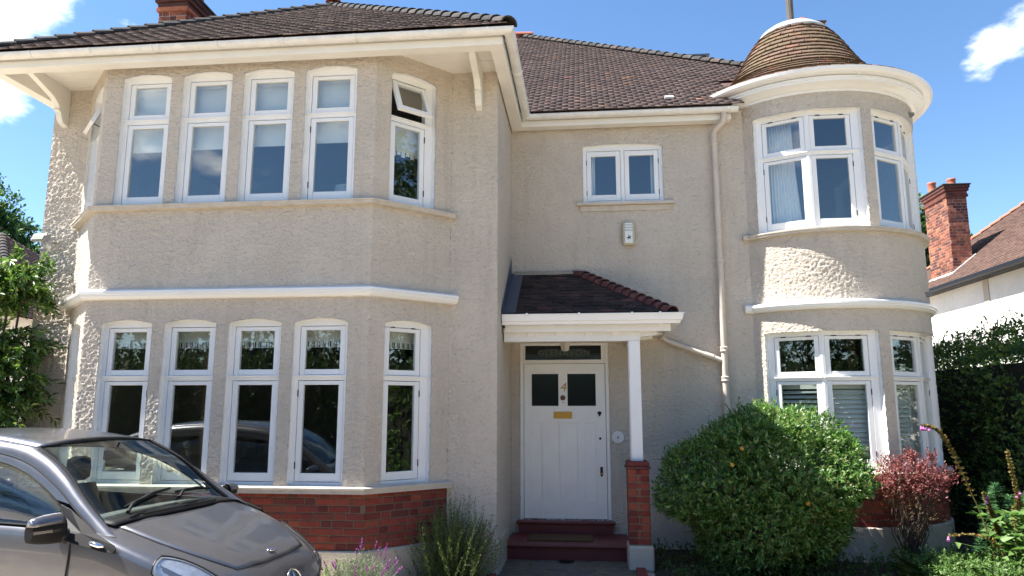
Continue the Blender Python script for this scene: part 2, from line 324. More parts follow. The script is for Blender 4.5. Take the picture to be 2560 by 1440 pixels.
while y > -5.6:
    h = 0.42 if row % 2 else 0.5; xs = [-0.96, -0.42, 0.08, 0.52] if row % 2 else [-0.96, -0.62, -0.08, 0.52]
    for x0, x1 in zip(xs, xs[1:]):
        o = link('slab', sm_, pb); o.location = ((x0 + x1) / 2, y - h / 2, random.uniform(0.0, 0.004)); o.scale = (x1 - x0 - 0.014, h - 0.014, 1); o.rotation_euler = (random.uniform(-.004, .004), random.uniform(-.004, .004), 0)
    y -= h; row += 1

# ================================================================== house shell
house = thing('house', (-0.9, 0, 0), 'two-storey cream roughcast house with bay, round tower and white-framed windows', 'house')
INV = Matrix.Translation((0.9, 0, 0))
def H(o):                                   # world-placed mesh becomes a part of the house
    o.parent = house; o.matrix_parent_inverse = INV; return o
def part(mb, name, mat, **k): return H(mb.build(name, mat, **k))
def sub(mb, name, mat, parent, **k):
    o = mb.build(name, mat, **k); o.parent = parent; o.matrix_parent_inverse = Matrix.Identity(4); return o

def facet(ox, oy, tx, ty):
    """planar wall face: u along it as seen from outside left to right, d inward"""
    nx, ny = -ty, tx
    return lambda u, d, z: (ox + tx * u + nx * d, oy + ty * u + ny * d, z)
CELL = 0.0125
def wall(mb, f, u0, u1, z0, z1, ops=(), deep=0.13, nu=1, du=1.0):
    """outer face with openings (ua,ub,za,zb,rise) and their reveals, cut into small cells so that the roughcast can be thrown on as relief;
    du is the length of one unit of u in metres"""
    fixed = {u0, u1}
    for a, b, za, zb, rise in ops: fixed |= {a, b}
    fx = sorted(fixed); us = []
    for a, b in zip(fx, fx[1:]):
        if b - a < 1e-6: continue
        k = max(1, round((b - a) * du / CELL)); us += [a + (b - a) * i / k for i in range(k)]
    us.append(fx[-1])
    zf = sorted({z0, z1} | {o[2] for o in ops} | {o[3] for o in ops}); zs = []
    for a, b in zip(zf, zf[1:]):
        if b - a < 1e-6: continue
        k = max(1, round((b - a) / CELL)); zs += [a + (b - a) * i / k for i in range(k)]
    zs.append(zf[-1])
    def top(o, u): t = (u - o[0]) / (o[1] - o[0]); return o[3] + o[4] * max(0.0, 1 - (2 * t - 1) ** 2)
    nd = 4
    for a, b in zip(us, us[1:]):
        hit = sorted([o for o in ops if o[0] - 1e-6 <= a and b <= o[1] + 1e-6], key=lambda q: q[2])
        def zline(u):
            """z lines of this column edge; the rows inside the arch rise are squeezed so that all columns match"""
            out = []
            for z in zs:
                zz = z
                for o in hit:
                    if o[3] - 1e-9 <= z <= o[3] + 0.12: t = top(o, u) - o[3]; zz = z + t * (1 - (z - o[3]) / 0.12)
                out.append(zz)
            return out
        za_, zb_ = zline(a), zline(b)
        for k in range(len(zs) - 1):
            zm = (zs[k] + zs[k + 1]) / 2
            if any(o[2] < zm < o[3] for o in hit): continue
            mb.quad(f(a, 0, za_[k]), f(b, 0, zb_[k]), f(b, 0, zb_[k + 1]), f(a, 0, za_[k + 1]))
        for o in hit:
            for q in range(nd):
                d0, d1 = deep * q / nd, deep * (q + 1) / nd; ta, tb = top(o, a), top(o, b)
                mb.alt |= {len(mb.f), len(mb.f) + 1}
                mb.quad(f(a, d0, ta), f(b, d0, tb), f(b, d1, tb), f(a, d1, ta)); mb.quad(f(a, d1, o[2]), f(b, d1, o[2]), f(b, d0, o[2]), f(a, d0, o[2]))
    for o in ops:
        zz = [z for z in zs if o[2] - 1e-9 <= z <= o[3] + 1e-9]
        for za, zb in zip(zz, zz[1:]):
            for q in range(nd):
                d0, d1 = deep * q / nd, deep * (q + 1) / nd
                mb.alt |= {len(mb.f), len(mb.f) + 1}
                mb.quad(f(o[0], d0, za), f(o[0], d0, zb), f(o[0], d1, zb), f(o[0], d1, za)); mb.quad(f(o[1], d1, za), f(o[1], d1, zb), f(o[1], d0, zb), f(o[1], d0, za))
    return mb
TX1 = bpy.data.textures.new('thrown_lumps', 'CLOUDS'); TX1.noise_scale = 0.027; TX1.noise_depth = 2
TX2 = bpy.data.textures.new('wall_waves', 'CLOUDS'); TX2.noise_scale = 0.35; TX2.noise_depth = 1
def rough(mb, name='wall', k=1.0):
    """weld the cells of a wall and throw the roughcast on it"""
    o = part(mb, name, M_REND, smooth=True, mat2=M_WHITE); m = o.modifiers.new('w', 'WELD'); m.merge_threshold = 0.0008
    for tx, st in ((TX1, 0.020 * k), (TX2, 0.008 * k)):
        m = o.modifiers.new('d', 'DISPLACE'); m.texture = tx; m.texture_coords = 'GLOBAL'; m.strength = st; m.mid_level = 0.5
    return o
S2 = math.sqrt(0.5); BY = -2.27; MY = -1.55; MXL, MXR = -6.64, -0.97
F_BAY = facet(-5.44, BY, 1, 0); F_OBR = facet(-2.24, BY, S2, S2); F_OBL = facet(-6.16, MY, S2, -S2); OBW = 0.72 / S2
F_MAIN = facet(MXL, MY, 1, 0); F_P0 = facet(MXR, 0, 1, 0); F_RET = facet(MXR, MY, 0, 1)
ZU0, ZU1, ZL0, ZL1 = 3.985, 5.50, 0.965, 2.655; RISE = 0.045
bayw = [(c - 0.295 + 5.44, c + 0.295 + 5.44) for c in (-4.94, -4.215, -3.487, -2.76)]
bay_ops = [(a, b, ZU0, ZU1, RISE) for a, b in bayw] + [(a, b, ZL0, ZL1, RISE) for a, b in bayw]
ob_op = (0.19, 0.785); obl_op = (OBW - 0.785, OBW - 0.19)
ob_ops = [(*ob_op, ZU0, ZU1, RISE), (*ob_op, ZL0, ZL1, RISE)]; obl_ops = [(*obl_op, ZU0, ZU1, RISE), (*obl_op, ZL0, ZL1, RISE)]
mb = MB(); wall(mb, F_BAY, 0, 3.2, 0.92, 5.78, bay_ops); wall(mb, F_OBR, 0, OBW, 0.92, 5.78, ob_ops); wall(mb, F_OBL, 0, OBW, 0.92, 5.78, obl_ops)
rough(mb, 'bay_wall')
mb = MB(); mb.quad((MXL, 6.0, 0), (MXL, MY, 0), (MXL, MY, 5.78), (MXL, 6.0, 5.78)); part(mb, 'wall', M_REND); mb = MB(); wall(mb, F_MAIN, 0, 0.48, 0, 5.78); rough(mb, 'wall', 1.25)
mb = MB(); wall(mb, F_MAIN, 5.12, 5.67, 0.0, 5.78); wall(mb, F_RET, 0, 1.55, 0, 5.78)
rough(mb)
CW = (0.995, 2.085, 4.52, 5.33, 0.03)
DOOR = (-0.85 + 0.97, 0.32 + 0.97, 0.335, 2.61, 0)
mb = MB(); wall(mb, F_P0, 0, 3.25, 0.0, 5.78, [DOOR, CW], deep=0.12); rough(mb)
mb = MB(); mb.quad((4.73, 1.0, 0), (4.73, 6.0, 0), (4.73, 6.0, 5.78), (4.73, 1.0, 5.78)); mb.quad((4.73, 6.0, 0), (MXL, 6.0, 0), (MXL, 6.0, 5.78), (4.73, 6.0, 5.78)); part(mb, 'wall', M_REND)
# tower: round wall, two bowed window openings on each floor
TC = (3.26, 1.02); TR = 1.47
def f_tow(u, d, z): return (TC[0] + (TR - d) * math.sin(u), TC[1] - (TR - d) * math.cos(u), z)
TW1 = (R(-40.2), R(13.4)); TW2 = (R(19.0), R(72.6))
tow_ops = [(*TW1, 4.0, 5.585, 0), (*TW2, 4.0, 5.585, 0), (*TW1, 1.0, 2.70, 0), (*TW2, 1.0, 2.70, 0)]
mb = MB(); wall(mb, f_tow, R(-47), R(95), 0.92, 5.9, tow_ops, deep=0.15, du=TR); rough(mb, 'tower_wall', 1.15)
# interior shells so that the rooms behind the glass are rooms
mb = MB()
mb.box(-6.5, -0.99, -1.4, 2.6, 3.18, 3.24); mb.box(-6.5, -0.99, 2.6, 2.66, 0.3, 5.7); mb.box(-6.5, -0.99, -1.4, 2.6, 5.66, 5.70); mb.box(-5.4, -2.28, -2.1, -1.41, 5.665, 5.705); mb.box(-0.95, 4.5, 0.12, 3.6, 5.66, 5.70); mb.box(-0.95, 4.5, 0.12, 5.8, 3.18, 3.24)
mb.box(-0.98, -0.96, 0.1, 5.9, 0.3, 5.7); mb.box(-0.95, 4.6, 3.6, 3.66, 0.3, 5.7); mb.box(1.55, 1.6, 0.14, 3.6, 0.3, 5.66)
mb.box(-5.4, -2.28, -2.1, -1.4, 3.185, 3.235)
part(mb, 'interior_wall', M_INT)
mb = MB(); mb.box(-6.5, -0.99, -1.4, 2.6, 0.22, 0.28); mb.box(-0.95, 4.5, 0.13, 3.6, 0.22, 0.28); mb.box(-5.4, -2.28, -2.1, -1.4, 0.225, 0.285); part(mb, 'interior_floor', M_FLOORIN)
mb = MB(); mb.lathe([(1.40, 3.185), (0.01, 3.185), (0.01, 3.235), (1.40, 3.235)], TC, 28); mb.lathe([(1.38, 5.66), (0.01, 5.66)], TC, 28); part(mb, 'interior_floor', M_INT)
# rendered foot of the walls
mb = MB(); pl = [(-6.16, MY - 0.035), (-5.44 - 0.01, BY - 0.03), (-2.24 + 0.01, BY - 0.03), (-1.52, MY - 0.03), (-0.94, MY - 0.03), (-0.94, -0.7)]
sweep(mb, pl, [(0, -0.02), (0, 0.33), (-0.012, 0.345), (-0.06, 0.345), (-0.06, -0.02)]); part(mb, 'plinth', M_PLINTH)
mb = MB(); rows = [[f_tow(R(-45 + 140 * i / 30), d, z) for i in range(31)] for d, z in ((-0.04, -0.02), (-0.04, 0.36), (-0.02, 0.375), (0.05, 0.375))]; mb.grid(rows); part(mb, 'plinth', M_PLINTH)

# ------------------------------------------------------------------ bricks
def piece_mesh(name, sx, sy, sz, mat, bev=0.004):
    b = MB().box(-sx / 2, sx / 2, -sy / 2, sy / 2, -sz / 2, sz / 2); o = b.build(name, mat)
    import bmesh
    bm = bmesh.new(); bm.from_mesh(o.data); bmesh.ops.bevel(bm, geom=[e for e in bm.edges], offset=bev, segments=1, affect='EDGES'); bm.to_mesh(o.data); bm.free()
    me = o.data; bpy.data.objects.remove(o); return me
BR_L = {m.name: (piece_mesh('brick', 0.215, 0.1, 0.064, m), piece_mesh('brick', 0.1025, 0.1, 0.064, m)) for m in (M_BRICK, M_OLDBRICK)}
def brick_run(parent, f, u0, u1, z0, courses, mat=M_BRICK, pitch=0.0745, bond='flemish', proud=0.006, scl=1.0, hd=0.1, idn=True):
    """courses of bricks on one face f(u,d,z); pieces at the ends are cut"""
    made = []
    for c in range(courses):
        z = z0 + pitch * (c + 0.5); u = u0 - (0.163 if c % 2 else 0.0) * scl - 0.02 * (c % 3); k = 0
        while u < u1:
            L = (0.215 if (k % 2 == 0 or bond == 'stretcher') else 0.1025) * scl
            a, b = max(u, u0), min(u + L, u1)
            if b - a > 0.025:
                me = BR_L[mat.name][0 if L > 0.15 * scl else 1]; full = 0.215 if L > 0.15 * scl else 0.1025
                o = link('brick', me, parent)
                if idn: o.matrix_parent_inverse = INV if parent is house else Matrix.Identity(4)
                um = (a + b) / 2; p = Vector(f(um, 0.05 * scl - proud + random.uniform(-.0015, .0015), z)); q = Vector(f(um + 0.01, 0.05 * scl - proud, z))
                o.location = p; t = q - p; o.rotation_euler = (0, 0, math.atan2((f(um + .01, 0, z)[1] - f(um - .01, 0, z)[1]), (f(um + .01, 0, z)[0] - f(um - .01, 0, z)[0])))
                o.scale = ((b - a) / full, scl, pitch / 0.0745); made.append(o)
            u += L + 0.0105 * scl; k += 1
    return made
bp_ = MB()
for f, w in ((F_BAY, 3.2), (F_OBR, OBW), (F_OBL, OBW)):
    bp_.quad(f(0, 0.0, 0.33), f(w, 0.0, 0.33), f(w, 0.0, 0.93), f(0, 0.0, 0.93))
bplinth = part(bp_, 'brick_plinth', M_MORTAR)
brick_run(bplinth, F_BAY, 0, 3.2, 0.346, 8, pitch=0.0725); brick_run(bplinth, F_OBR, 0.005, OBW - 0.01, 0.346, 8, pitch=0.0725)
mb = MB(); mb.grid([[f_tow(R(-45 + 140 * i / 40), 0.0, z) for i in range(41)] for z in (0.3, 0.95)]); tplinth = part(mb, 'brick_plinth', M_MORTAR)
brick_run(tplinth, lambda u, d, z: f_tow(u / TR, d, z), R(-43) * TR, R(70) * TR, 0.376, 7, pitch=0.0745)

# ------------------------------------------------------------------ sills and string courses
bayp = [(-6.16 - 0.02, MY), (-5.44, BY), (-2.24, BY), (-1.52 + 0.02, MY)]
def arc_path(r, a0, a1, n=36): return [(TC[0] + r * math.sin(R(a0 + (a1 - a0) * i / n)), TC[1] - r * math.cos(R(a0 + (a1 - a0) * i / n))) for i in range(n + 1)]
def tiled_sill(path, zt, thick, proj, name='sill'):
    mb = MB(); sweep(mb, path, [(-0.1, zt), (0.0, zt), (proj, zt - 0.012), (proj, zt - 0.03), (proj - 0.012, zt - 0.032), (proj - 0.012, zt - thick), (-0.02, zt - thick - 0.008), (-0.1, zt - thick)]); return part(mb, name, M_SILL)
tiled_sill(bayp, ZU0 + 0.004, 0.06, 0.075); tiled_sill(bayp, ZL0 + 0.004, 0.07, 0.075)
tiled_sill([(2.12, -0.0), (2.24, -0.0)] + arc_path(TR, -43, 95), 4.003, 0.06, 0.075)
tiled_sill([(2.24, -0.0)] + arc_path(TR, -43, 95), 1.003, 0.07, 0.09)
def string_course(path, z):
    mb = MB(); sweep(mb, path, [(-0.05, z + 0.035), (0.0, z + 0.03), (0.085, z), (0.085, z - 0.03), (0.07, z - 0.036), (0.07, z - 0.055), (0.04, z - 0.085), (0.0, z - 0.09), (-0.05, z - 0.09)])
    return part(mb, 'string_course', M_WHITE)
string_course([(-6.16 - 0.06, MY), (-5.44, BY), (-2.24, BY), (-1.52 + 0.06, MY)], 3.01)
string_course([(2.10, 0.0), (2.24, 0.0)] + arc_path(TR, -43, 95), 3.055)
mb = MB(); mb.box(-0.07, 1.25, -0.07, 0.1, 4.475, 4.515); mb.box(-0.02, 1.2, -0.02, 0.1, 4.40, 4.475); part(mb, 'sill', M_SILL, bevel=0.006)

# ------------------------------------------------------------------ windows
class Win:
    def __init__(s, label): s.o = None; s.label = label
    def frame(s, mb):                       # the first frame is the window itself, the rest hangs on it
        if s.o is None:
            s.o = part(mb, 'window', M_WHITE)
            if s.label: s.o['label'] = s.label
        else: sub(mb, 'frame', M_WHITE, s.o)
def fbox(mb, f, u0, u1, d0, d1, z0, z1): mb.box(u0, u1, d0, d1, z0, z1, fn=f)
def sash(f, win, u0, u1, z0, z1, d, stile=0.056, top=0.042, bot=0.075, M=None, hinge=None):
    g = f if M is None else (lambda u, dd, z: M @ Vector(f(u, dd, z)))
    mb = MB(); fbox(mb, g, u0, u0 + stile, d, d + 0.045, z0, z1); fbox(mb, g, u1 - stile, u1, d, d + 0.045, z0, z1)
    e = 0.0015
    fbox(mb, g, u0 + stile, u1 - stile, d + e, d + 0.045 - e, z1 - top, z1 - e); fbox(mb, g, u0 + stile, u1 - stile, d + e, d + 0.045 - e, z0 + e, z0 + bot)
    sub(mb, 'sash', M_WHITE, win.o, bevel=0.004)
    mb = MB(); fbox(mb, g, u0 + stile - 0.004, u1 - stile + 0.004, d + 0.02, d + 0.026, z0 + bot - 0.004, z1 - top + 0.004); sub(mb, 'pane', M_GLASS, win.o)
    if hinge is not None:
        for q in hinge:
            mb = MB(); fbox(mb, g, *q); sub(mb, 'hinge', M_HINGE, win.o)
def casement(f, win, u0, u1, z0, z1, zt, d=0.075, jl=0.045, jr=0.045, head=0.032, rise=0.0, opener=True, tilt=0, hinge_side=None, sill=0.035, lit_bot=0.085, ext=0.014):
    """fixed frame, transom with drip, top-hung light over a side-hung casement"""
    mb = MB(); D = d + 0.075
    fbox(mb, f, u0 - ext, u0 + jl, d, D, z0, z1); fbox(mb, f, u1 - jr, u1 + ext, d, D, z0, z1)
    nseg = 8; zb = z1 - head
    for i in range(nseg):                                   # head follows the flat arch
        a, b = u0 + (u1 - u0) * i / nseg, u0 + (u1 - u0) * (i + 1) / nseg
        ta, tb = (z1 + .014 + rise * (1 - (2 * i / nseg - 1) ** 2), z1 + .014 + rise * (1 - (2 * (i + 1) / nseg - 1) ** 2))
        mb.quad(f(a, d + .001, zb), f(b, d + .001, zb), f(b, d + .001, tb), f(a, d + .001, ta))
        mb.quad(f(a, d + .001, zb), f(a, D, zb), f(b, D, zb), f(b, d + .001, zb))
    fbox(mb, f, u0 + jl, u1 - jr, d + .001, D, z0, z0 + sill)
    win.frame(mb)
    mb = MB(); fbox(mb, f, u0 + jl, u1 - jr, d - .002, D - .002, zt - 0.03, zt + 0.022); fbox(mb, f, u0 + 0.005, u1 - 0.005, d - 0.022, d + .003, zt + 0.006, zt + 0.024)
    sub(mb, 'transom', M_WHITE, win.o, bevel=0.003)
    gp = 0.0045; a, b = u0 + jl + gp, u1 - jr - gp
    Mx = None
    if tilt:
        p = Vector(f(a, d, zb)); q = Vector(f(b, d, zb)); ax = (q - p).normalized()
        Mx = Matrix.Translation(p) @ Matrix.Rotation(-tilt, 4, ax) @ Matrix.Translation(-p)
    w = b - a
    sash(f, win, a, b, zt + 0.022 + gp, zb - gp, d + 0.006, M=Mx, hinge=[(a + w * .16, a + w * .27, d - .004, d + .008, zb - .008, zb + .003), (a + w * .73, a + w * .84, d - .004, d + .008, zb - .008, zb + .003)] if opener and not tilt else None, bot=0.06)
    hz = None
    if hinge_side == 'l': hz = [(a - .007, a + .003, d - .002, d + .01, z, z + .07) for z in (z0 + 0.17, zt - 0.2)]
    if hinge_side == 'r': hz = [(b - .003, b + .007, d - .002, d + .01, z, z + .07) for z in (z0 + 0.17, zt - 0.2)]
    sash(f, win, a, b, z0 + sill + gp, zt - 0.03 - gp, d + 0.006, hinge=hz, bot=lit_bot)
    if tilt:                                              # stay bar of the propped light
        mb = MB(); um = u0 + (u1 - u0) * 0.62; p0 = f(um, d + 0.05, zt + 0.03); p1 = Mx @ Vector(f(um + 0.02, d + 0.02, zt + 0.07)); mb.tube([p0, p1], 0.006, 6); sub(mb, 'stay', M_BLACK, win.o)
def win_part(label=None):
    return Win(label)
BAYWIN = []
for i, (a, b) in enumerate(bayw):
    w = win_part(); casement(F_BAY, w, a, b, ZU0, ZU1, 5.0, rise=RISE, opener=False, hinge_side='l' if i == 3 else None)
    w = win_part(); casement(F_BAY, w, a, b, ZL0, ZL1, 2.075, rise=RISE, opener=False, hinge_side='l' if i == 3 else ('r' if i == 0 else None))
w = win_part('window with its top light propped open'); casement(F_OBR, w, *ob_op, ZU0, ZU1, 5.0, rise=RISE, tilt=R(24), hinge_side='r', jr=0.1)
w = win_part(); casement(F_OBR, w, *ob_op, ZL0, ZL1, 2.075, rise=RISE, hinge_side='r', jr=0.1)
mb = MB(); mb.prism([(0.268 + 0.028 * math.cos(t * math.pi / 8), 1.225 + 0.036 * math.sin(t * math.pi / 8)) for t in range(16)], lambda aa, bb, dd: F_OBR(aa, dd, bb), 0.098, 0.100)
sub(mb, 'sticker', mat_plain('blue_sticker', (0.02, 0.08, 0.35), 0.4), w.o)
mb = MB(); mb.prism([(0.268 + 0.026 * math.cos(t), 1.222 + 0.034 * math.sin(t)) for t in [math.pi + k * math.pi / 8 for k in range(9)]], lambda aa, bb, dd: F_OBR(aa, dd, bb), 0.0965, 0.0975)
sub(mb, 'sticker', mat_plain('yellow_sticker', (0.55, 0.42, 0.03), 0.4), w.o)
w = win_part('window with its top light propped open'); casement(F_OBL, w, *obl_op, ZU0, ZU1, 5.0, rise=RISE, tilt=R(24), hinge_side='r')
w = win_part(); casement(F_OBL, w, *obl_op, ZL0, ZL1, 2.075, rise=RISE)
def tower_facet(a0, a1, rad=TR - 0.075):
    p = Vector((TC[0] + rad * math.sin(a0), TC[1] - rad * math.cos(a0))); q = Vector((TC[0] + rad * math.sin(a1), TC[1] - rad * math.cos(a1)))
    t = (q - p); L = t.length; t /= L; return facet(p.x, p.y, t.x, t.y), L
for (a0, a1) in (TW1, TW2):
    am = (a0 + a1) / 2
    for z0, z1, zt in ((4.0, 5.585, 5.02), (1.0, 2.70, 2.115)):
        w = win_part()
        for k, (p, q) in enumerate(((a0, am), (am, a1))):
            f, L = tower_facet(p, q)
            casement(f, w, 0, L, z0, z1, zt, d=0.0, jl=0.075 if k == 0 else 0.032, jr=0.032 if k == 0 else 0.095, head=0.055, hinge_side='l' if k == 0 else 'r', opener=True, sill=0.05, ext=0.0)
w = win_part(); u0, u1 = CW[0], CW[1]; um = (u0 + u1) / 2
mb = MB(); D0 = 0.055
fbox(mb, F_P0, u0, u0 + .05, D0, D0 + .07, CW[2], CW[3] + .03); fbox(mb, F_P0, u1 - .05, u1, D0, D0 + .07, CW[2], CW[3] + .03); fbox(mb, F_P0, um - .025, um + .025, D0, D0 + .07, CW[2] + .04, CW[3] - .05)
fbox(mb, F_P0, u0 + .05, u1 - .05, D0 + .001, D0 + .07, CW[3] - .05, CW[3] + .03); fbox(mb, F_P0, u0 + .05, u1 - .05, D0 + .001, D0 + .07, CW[2], CW[2] + .04); w.frame(mb)
for a, b, s in ((u0 + .054, um - .029, 'l'), (um + .029, u1 - .054, 'r')):
    hx = a - .006 if s == 'l' else b - .004
    sash(F_P0, w, a, b, CW[2] + .045, CW[3] - .055, D0 + .006, stile=.062, top=.07, bot=.085, hinge=[(hx, hx + .01, D0 - .002, D0 + .01, z, z + .07) for z in (CW[2] + .12, CW[3] - .25)])

# ------------------------------------------------------------------ eaves: soffit, beam, gutter, brackets
EP = [(-6.81, 4.0), (-6.81, -2.50), (-0.81, -2.50), (-0.81, -0.17), (2.02, -0.17)]
mb = MB(); sweep(mb, EP, [(-0.145, 5.585), (0.0, 5.585), (0.0, 5.67), (-0.012, 5.675), (-0.012, 5.80), (-0.145, 5.80)]); part(mb, 'fascia', M_TRIM, bevel=0.004)
mb = MB(); mb.box(-6.70, -0.93, -2.40, MY + 0.02, 5.742, 5.755)
for yy in (-2.2, -2.02, -1.84, -1.66): mb.box(-6.69, -0.94, yy, yy + 0.004, 5.738, 5.741)
part(mb, 'soffit', M_TRIM)
def gutter_prof(r, off, z, n=10, t=0.006):
    o = [(off + r - r * math.cos(math.pi * i / n), z - r * math.sin(math.pi * i / n)) for i in range(n + 1)]
    i_ = [(off + r - (r - t) * math.cos(math.pi * i / n), z - (r - t) * math.sin(math.pi * i / n)) for i in range(n + 1)]
    return o + i_[::-1]
gp_ = [(-6.81, 4.0), (-6.81, -2.50), (-0.81, -2.50), (-0.81, -0.17), (2.10, -0.17)]
mb = MB(); sweep(mb, gp_, gutter_prof(0.06, 0.012, 5.715)); gut = part(mb, 'gutter', M_GUTTER, smooth=False)
def ring(cx, cy, z, dx, dy, off=0.012, r=0.0635, w=0.012):       # a strap round the gutter; dx,dy travel direction
    nx, ny = dy, -dx; mb = MB(); rows = []
    for s in (-w, w):
        rows.append([(cx + dx * s + nx * (off + 0.06 - r * math.cos(math.pi * i / 10)), cy + dy * s + ny * (off + 0.06 - r * math.cos(math.pi * i / 10)), z - r * math.sin(math.pi * i / 10)) for i in range(11)])
    mb.grid(rows); sub(mb, 'gutter_strap', M_GUTTER, gut, solid=0.006)
for x in (-6.15, -5.43, -4.70, -4.62, -3.95, -3.2, -2.4, -1.6, -0.95): ring(x, -2.50, 5.715, 1, 0)
for yv in (-2.35, -1.6, -0.85, -0.3): ring(-0.81, yv, 5.715, 0, 1)
for x in (-0.6, 0.05, 0.7, 1.35, 1.78, 1.98): ring(x, -0.17, 5.715, 1, 0)
def bracket(x, w):
    prof = [(MY, 5.745), (MY - 0.74, 5.745), (MY - 0.74, 5.69), (MY - 0.62, 5.66), (MY - 0.44, 5.60), (MY - 0.27, 5.54), (MY - 0.19, 5.475), (MY - 0.165, 5.44), (MY - 0.185, 5.43), (MY - 0.185, 5.41), (MY - 0.15, 5.40), (MY - 0.13, 5.34), (MY - 0.09, 5.28), (MY, 5.25)]
    mb = MB(); mb.prism(prof, lambda a, b, d: (x + d, a, b), 0, w); part(mb, 'bracket', M_TRIM, bevel=0.004)
bracket(-6.52, 0.075); bracket(-1.23, 0.075)

# ------------------------------------------------------------------ tiled roofs
SL = 0.716; SA = math.atan(SL); CT, ST = math.cos(SA), math.sin(SA)
TILE_UNIT = {}
def tile_unit(mat):
    if mat.name not in TILE_UNIT:
        mb = MB(); mb.box(-0.5, 0.5, 0, 0.19, 0.0, 0.013, fn=lambda x, y, z: (x, y, z + 0.021 - y * 0.095)); o = mb.build('tile', mat); TILE_UNIT[mat.name] = o.data; bpy.data.objects.remove(o)
    return TILE_UNIT[mat.name]
def tile_plane(O, S, T, tmax, sl, sr, gauge=0.1, width=0.168, jit=1.0):
    """matrices of the tiles on one roof plane: O eave origin, S along eave, T up the slope, sl/sr limits at slope distance t"""
    O, S, T = Vector(O), Vector(S).normalized(), Vector(T).normalized(); Nn = S.cross(T).normalized(); res = []
    k = 0; t = 0.0
    while t < tmax - 0.04:
        a, b = sl(t + 0.05), sr(t + 0.05); s = math.floor(a / width) * width - (width / 2 if k % 2 else 0)
        while s < b:
            p, q = max(s, a), min(s + width, b)
            if q - p > 0.03:
                c = O + S * ((p + q) / 2) + T * (t + random.uniform(-.004, .004) * jit) + Nn * (random.uniform(0, .006) * jit)
                tw = random.uniform(-.02, .02) * jit; S2_ = (S + T * tw).normalized(); T2_ = (T - S * tw).normalized(); N2_ = (Nn + T * random.uniform(-.03, .03) * jit).normalized()
                M = Matrix.Identity(4)
                for r_ in range(3):
                    M[r_][0] = S2_[r_] * (q - p - 0.004); M[r_][1] = T2_[r_]; M[r_][2] = N2_[r_]; M[r_][3] = c[r_]
                res.append(M)
            s += width
        t += gauge; k += 1
    return res
def tiles_join(mats, mat, name, parent, nose=None):
    base = np.array([v.co[:] + (1.0,) for v in tile_unit(mat).vertices]); fac = np.array([p.vertices[:] for p in tile_unit(mat).polygons]); nb = len(base)
    V = np.concatenate([base @ np.array(M).T[:, :3] for M in mats]); F = np.concatenate([fac + nb * i for i in range(len(mats))])
    me = np_mesh(name, V, F, mat)
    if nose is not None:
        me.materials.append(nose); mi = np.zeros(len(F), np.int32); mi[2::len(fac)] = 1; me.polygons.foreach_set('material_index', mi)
    o = link(name, me, parent); o.matrix_parent_inverse = Matrix.Identity(4); o['kind'] = 'stuff'; return o
def tiles_single(mats, mat, parent):
    me = tile_unit(mat)
    for M in mats:
        o = link('tile', me, parent); o.matrix_parent_inverse = Matrix.Identity(4); o.matrix_basis = M
def hip_mesh(mat, r0=0.085, r1=0.105, L=0.30):
    mb = MB(); rows = []
    for x, r in ((0, r1), (L, r0), (L, r0 - 0.012), (0, r1 - 0.016)): rows.append([(x, r * math.cos(math.pi * i / 8) * 1.05, r * math.sin(math.pi * i / 8) * 0.8) for i in range(9)])
    mb.grid(rows, close_u=True); o = mb.build('hip_tile', mat); me = o.data; bpy.data.objects.remove(o); return me
def hips(A, B, me, parent, step=0.215, lift=0.0):
    A, B = Vector(A), Vector(B); d = B - A; L = d.length; d.normalize(); side = d.cross(Vector((0, 0, 1))).normalized(); up = side.cross(d)
    t = 0.0
    while t < L - 0.1:
        o = link('hip_tile', me, parent); o.matrix_parent_inverse = Matrix.Identity(4); p = A + d * t + up * lift; d2 = (d + up * -0.05 + side * random.uniform(-.02, .02)).normalized(); u2 = side.cross(d2)
        M = Matrix.Identity(4)
        for r_ in range(3): M[r_][0] = d2[r_]; M[r_][1] = side[r_]; M[r_][2] = u2[r_]; M[r_][3] = p[r_]
        o.matrix_basis = M; t += step * random.uniform(.97, 1.03)
E0 = 5.735
# front gable-end hip of the bay wing
xl, xr, yf = -6.90, -0.71, -2.60; cx_ = (xl + xr) / 2; run = (xr - xl) / 2; apex = (cx_, yf + run, E0 + run * SL)
mb = MB(); e = 0.004
mb.quad((xl, yf, E0), (xr, yf, E0), apex); mb.quad((xr, yf, E0), (xr, -0.25, E0), (cx_, -0.25 + run, apex[2]), apex); mb.quad((xl, 4.2, E0), (xl, yf, E0), apex, (cx_, 4.2, apex[2]))
roof1 = part(mb, 'roof', M_TILE)
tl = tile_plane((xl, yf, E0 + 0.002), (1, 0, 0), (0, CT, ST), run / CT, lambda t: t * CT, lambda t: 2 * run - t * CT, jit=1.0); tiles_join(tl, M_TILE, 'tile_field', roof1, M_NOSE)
tl = tile_plane((xl, 4.2, E0 + 0.002), (0, -1, 0), (CT, 0, ST), run / CT, lambda t: 0, lambda t: 6.8 - t * CT); tiles_join(tl, M_TILE, 'tile_field', roof1)
hm = hip_mesh(M_HIP); hips((xl + .02, yf + .02, E0 + 0.03), apex, hm, roof1, lift=0.0); hips((xr - .02, yf + .02, E0 + 0.03), apex, hm, roof1)
o = link('ridge_cap', hip_mesh(M_TERRA, 0.1, 0.11, 0.32), roof1); o.matrix_parent_inverse = Matrix.Identity(4); o.location = (apex[0], apex[1] - 0.1, apex[2] + 0.05); o.rotation_euler = (0, 0, R(90))
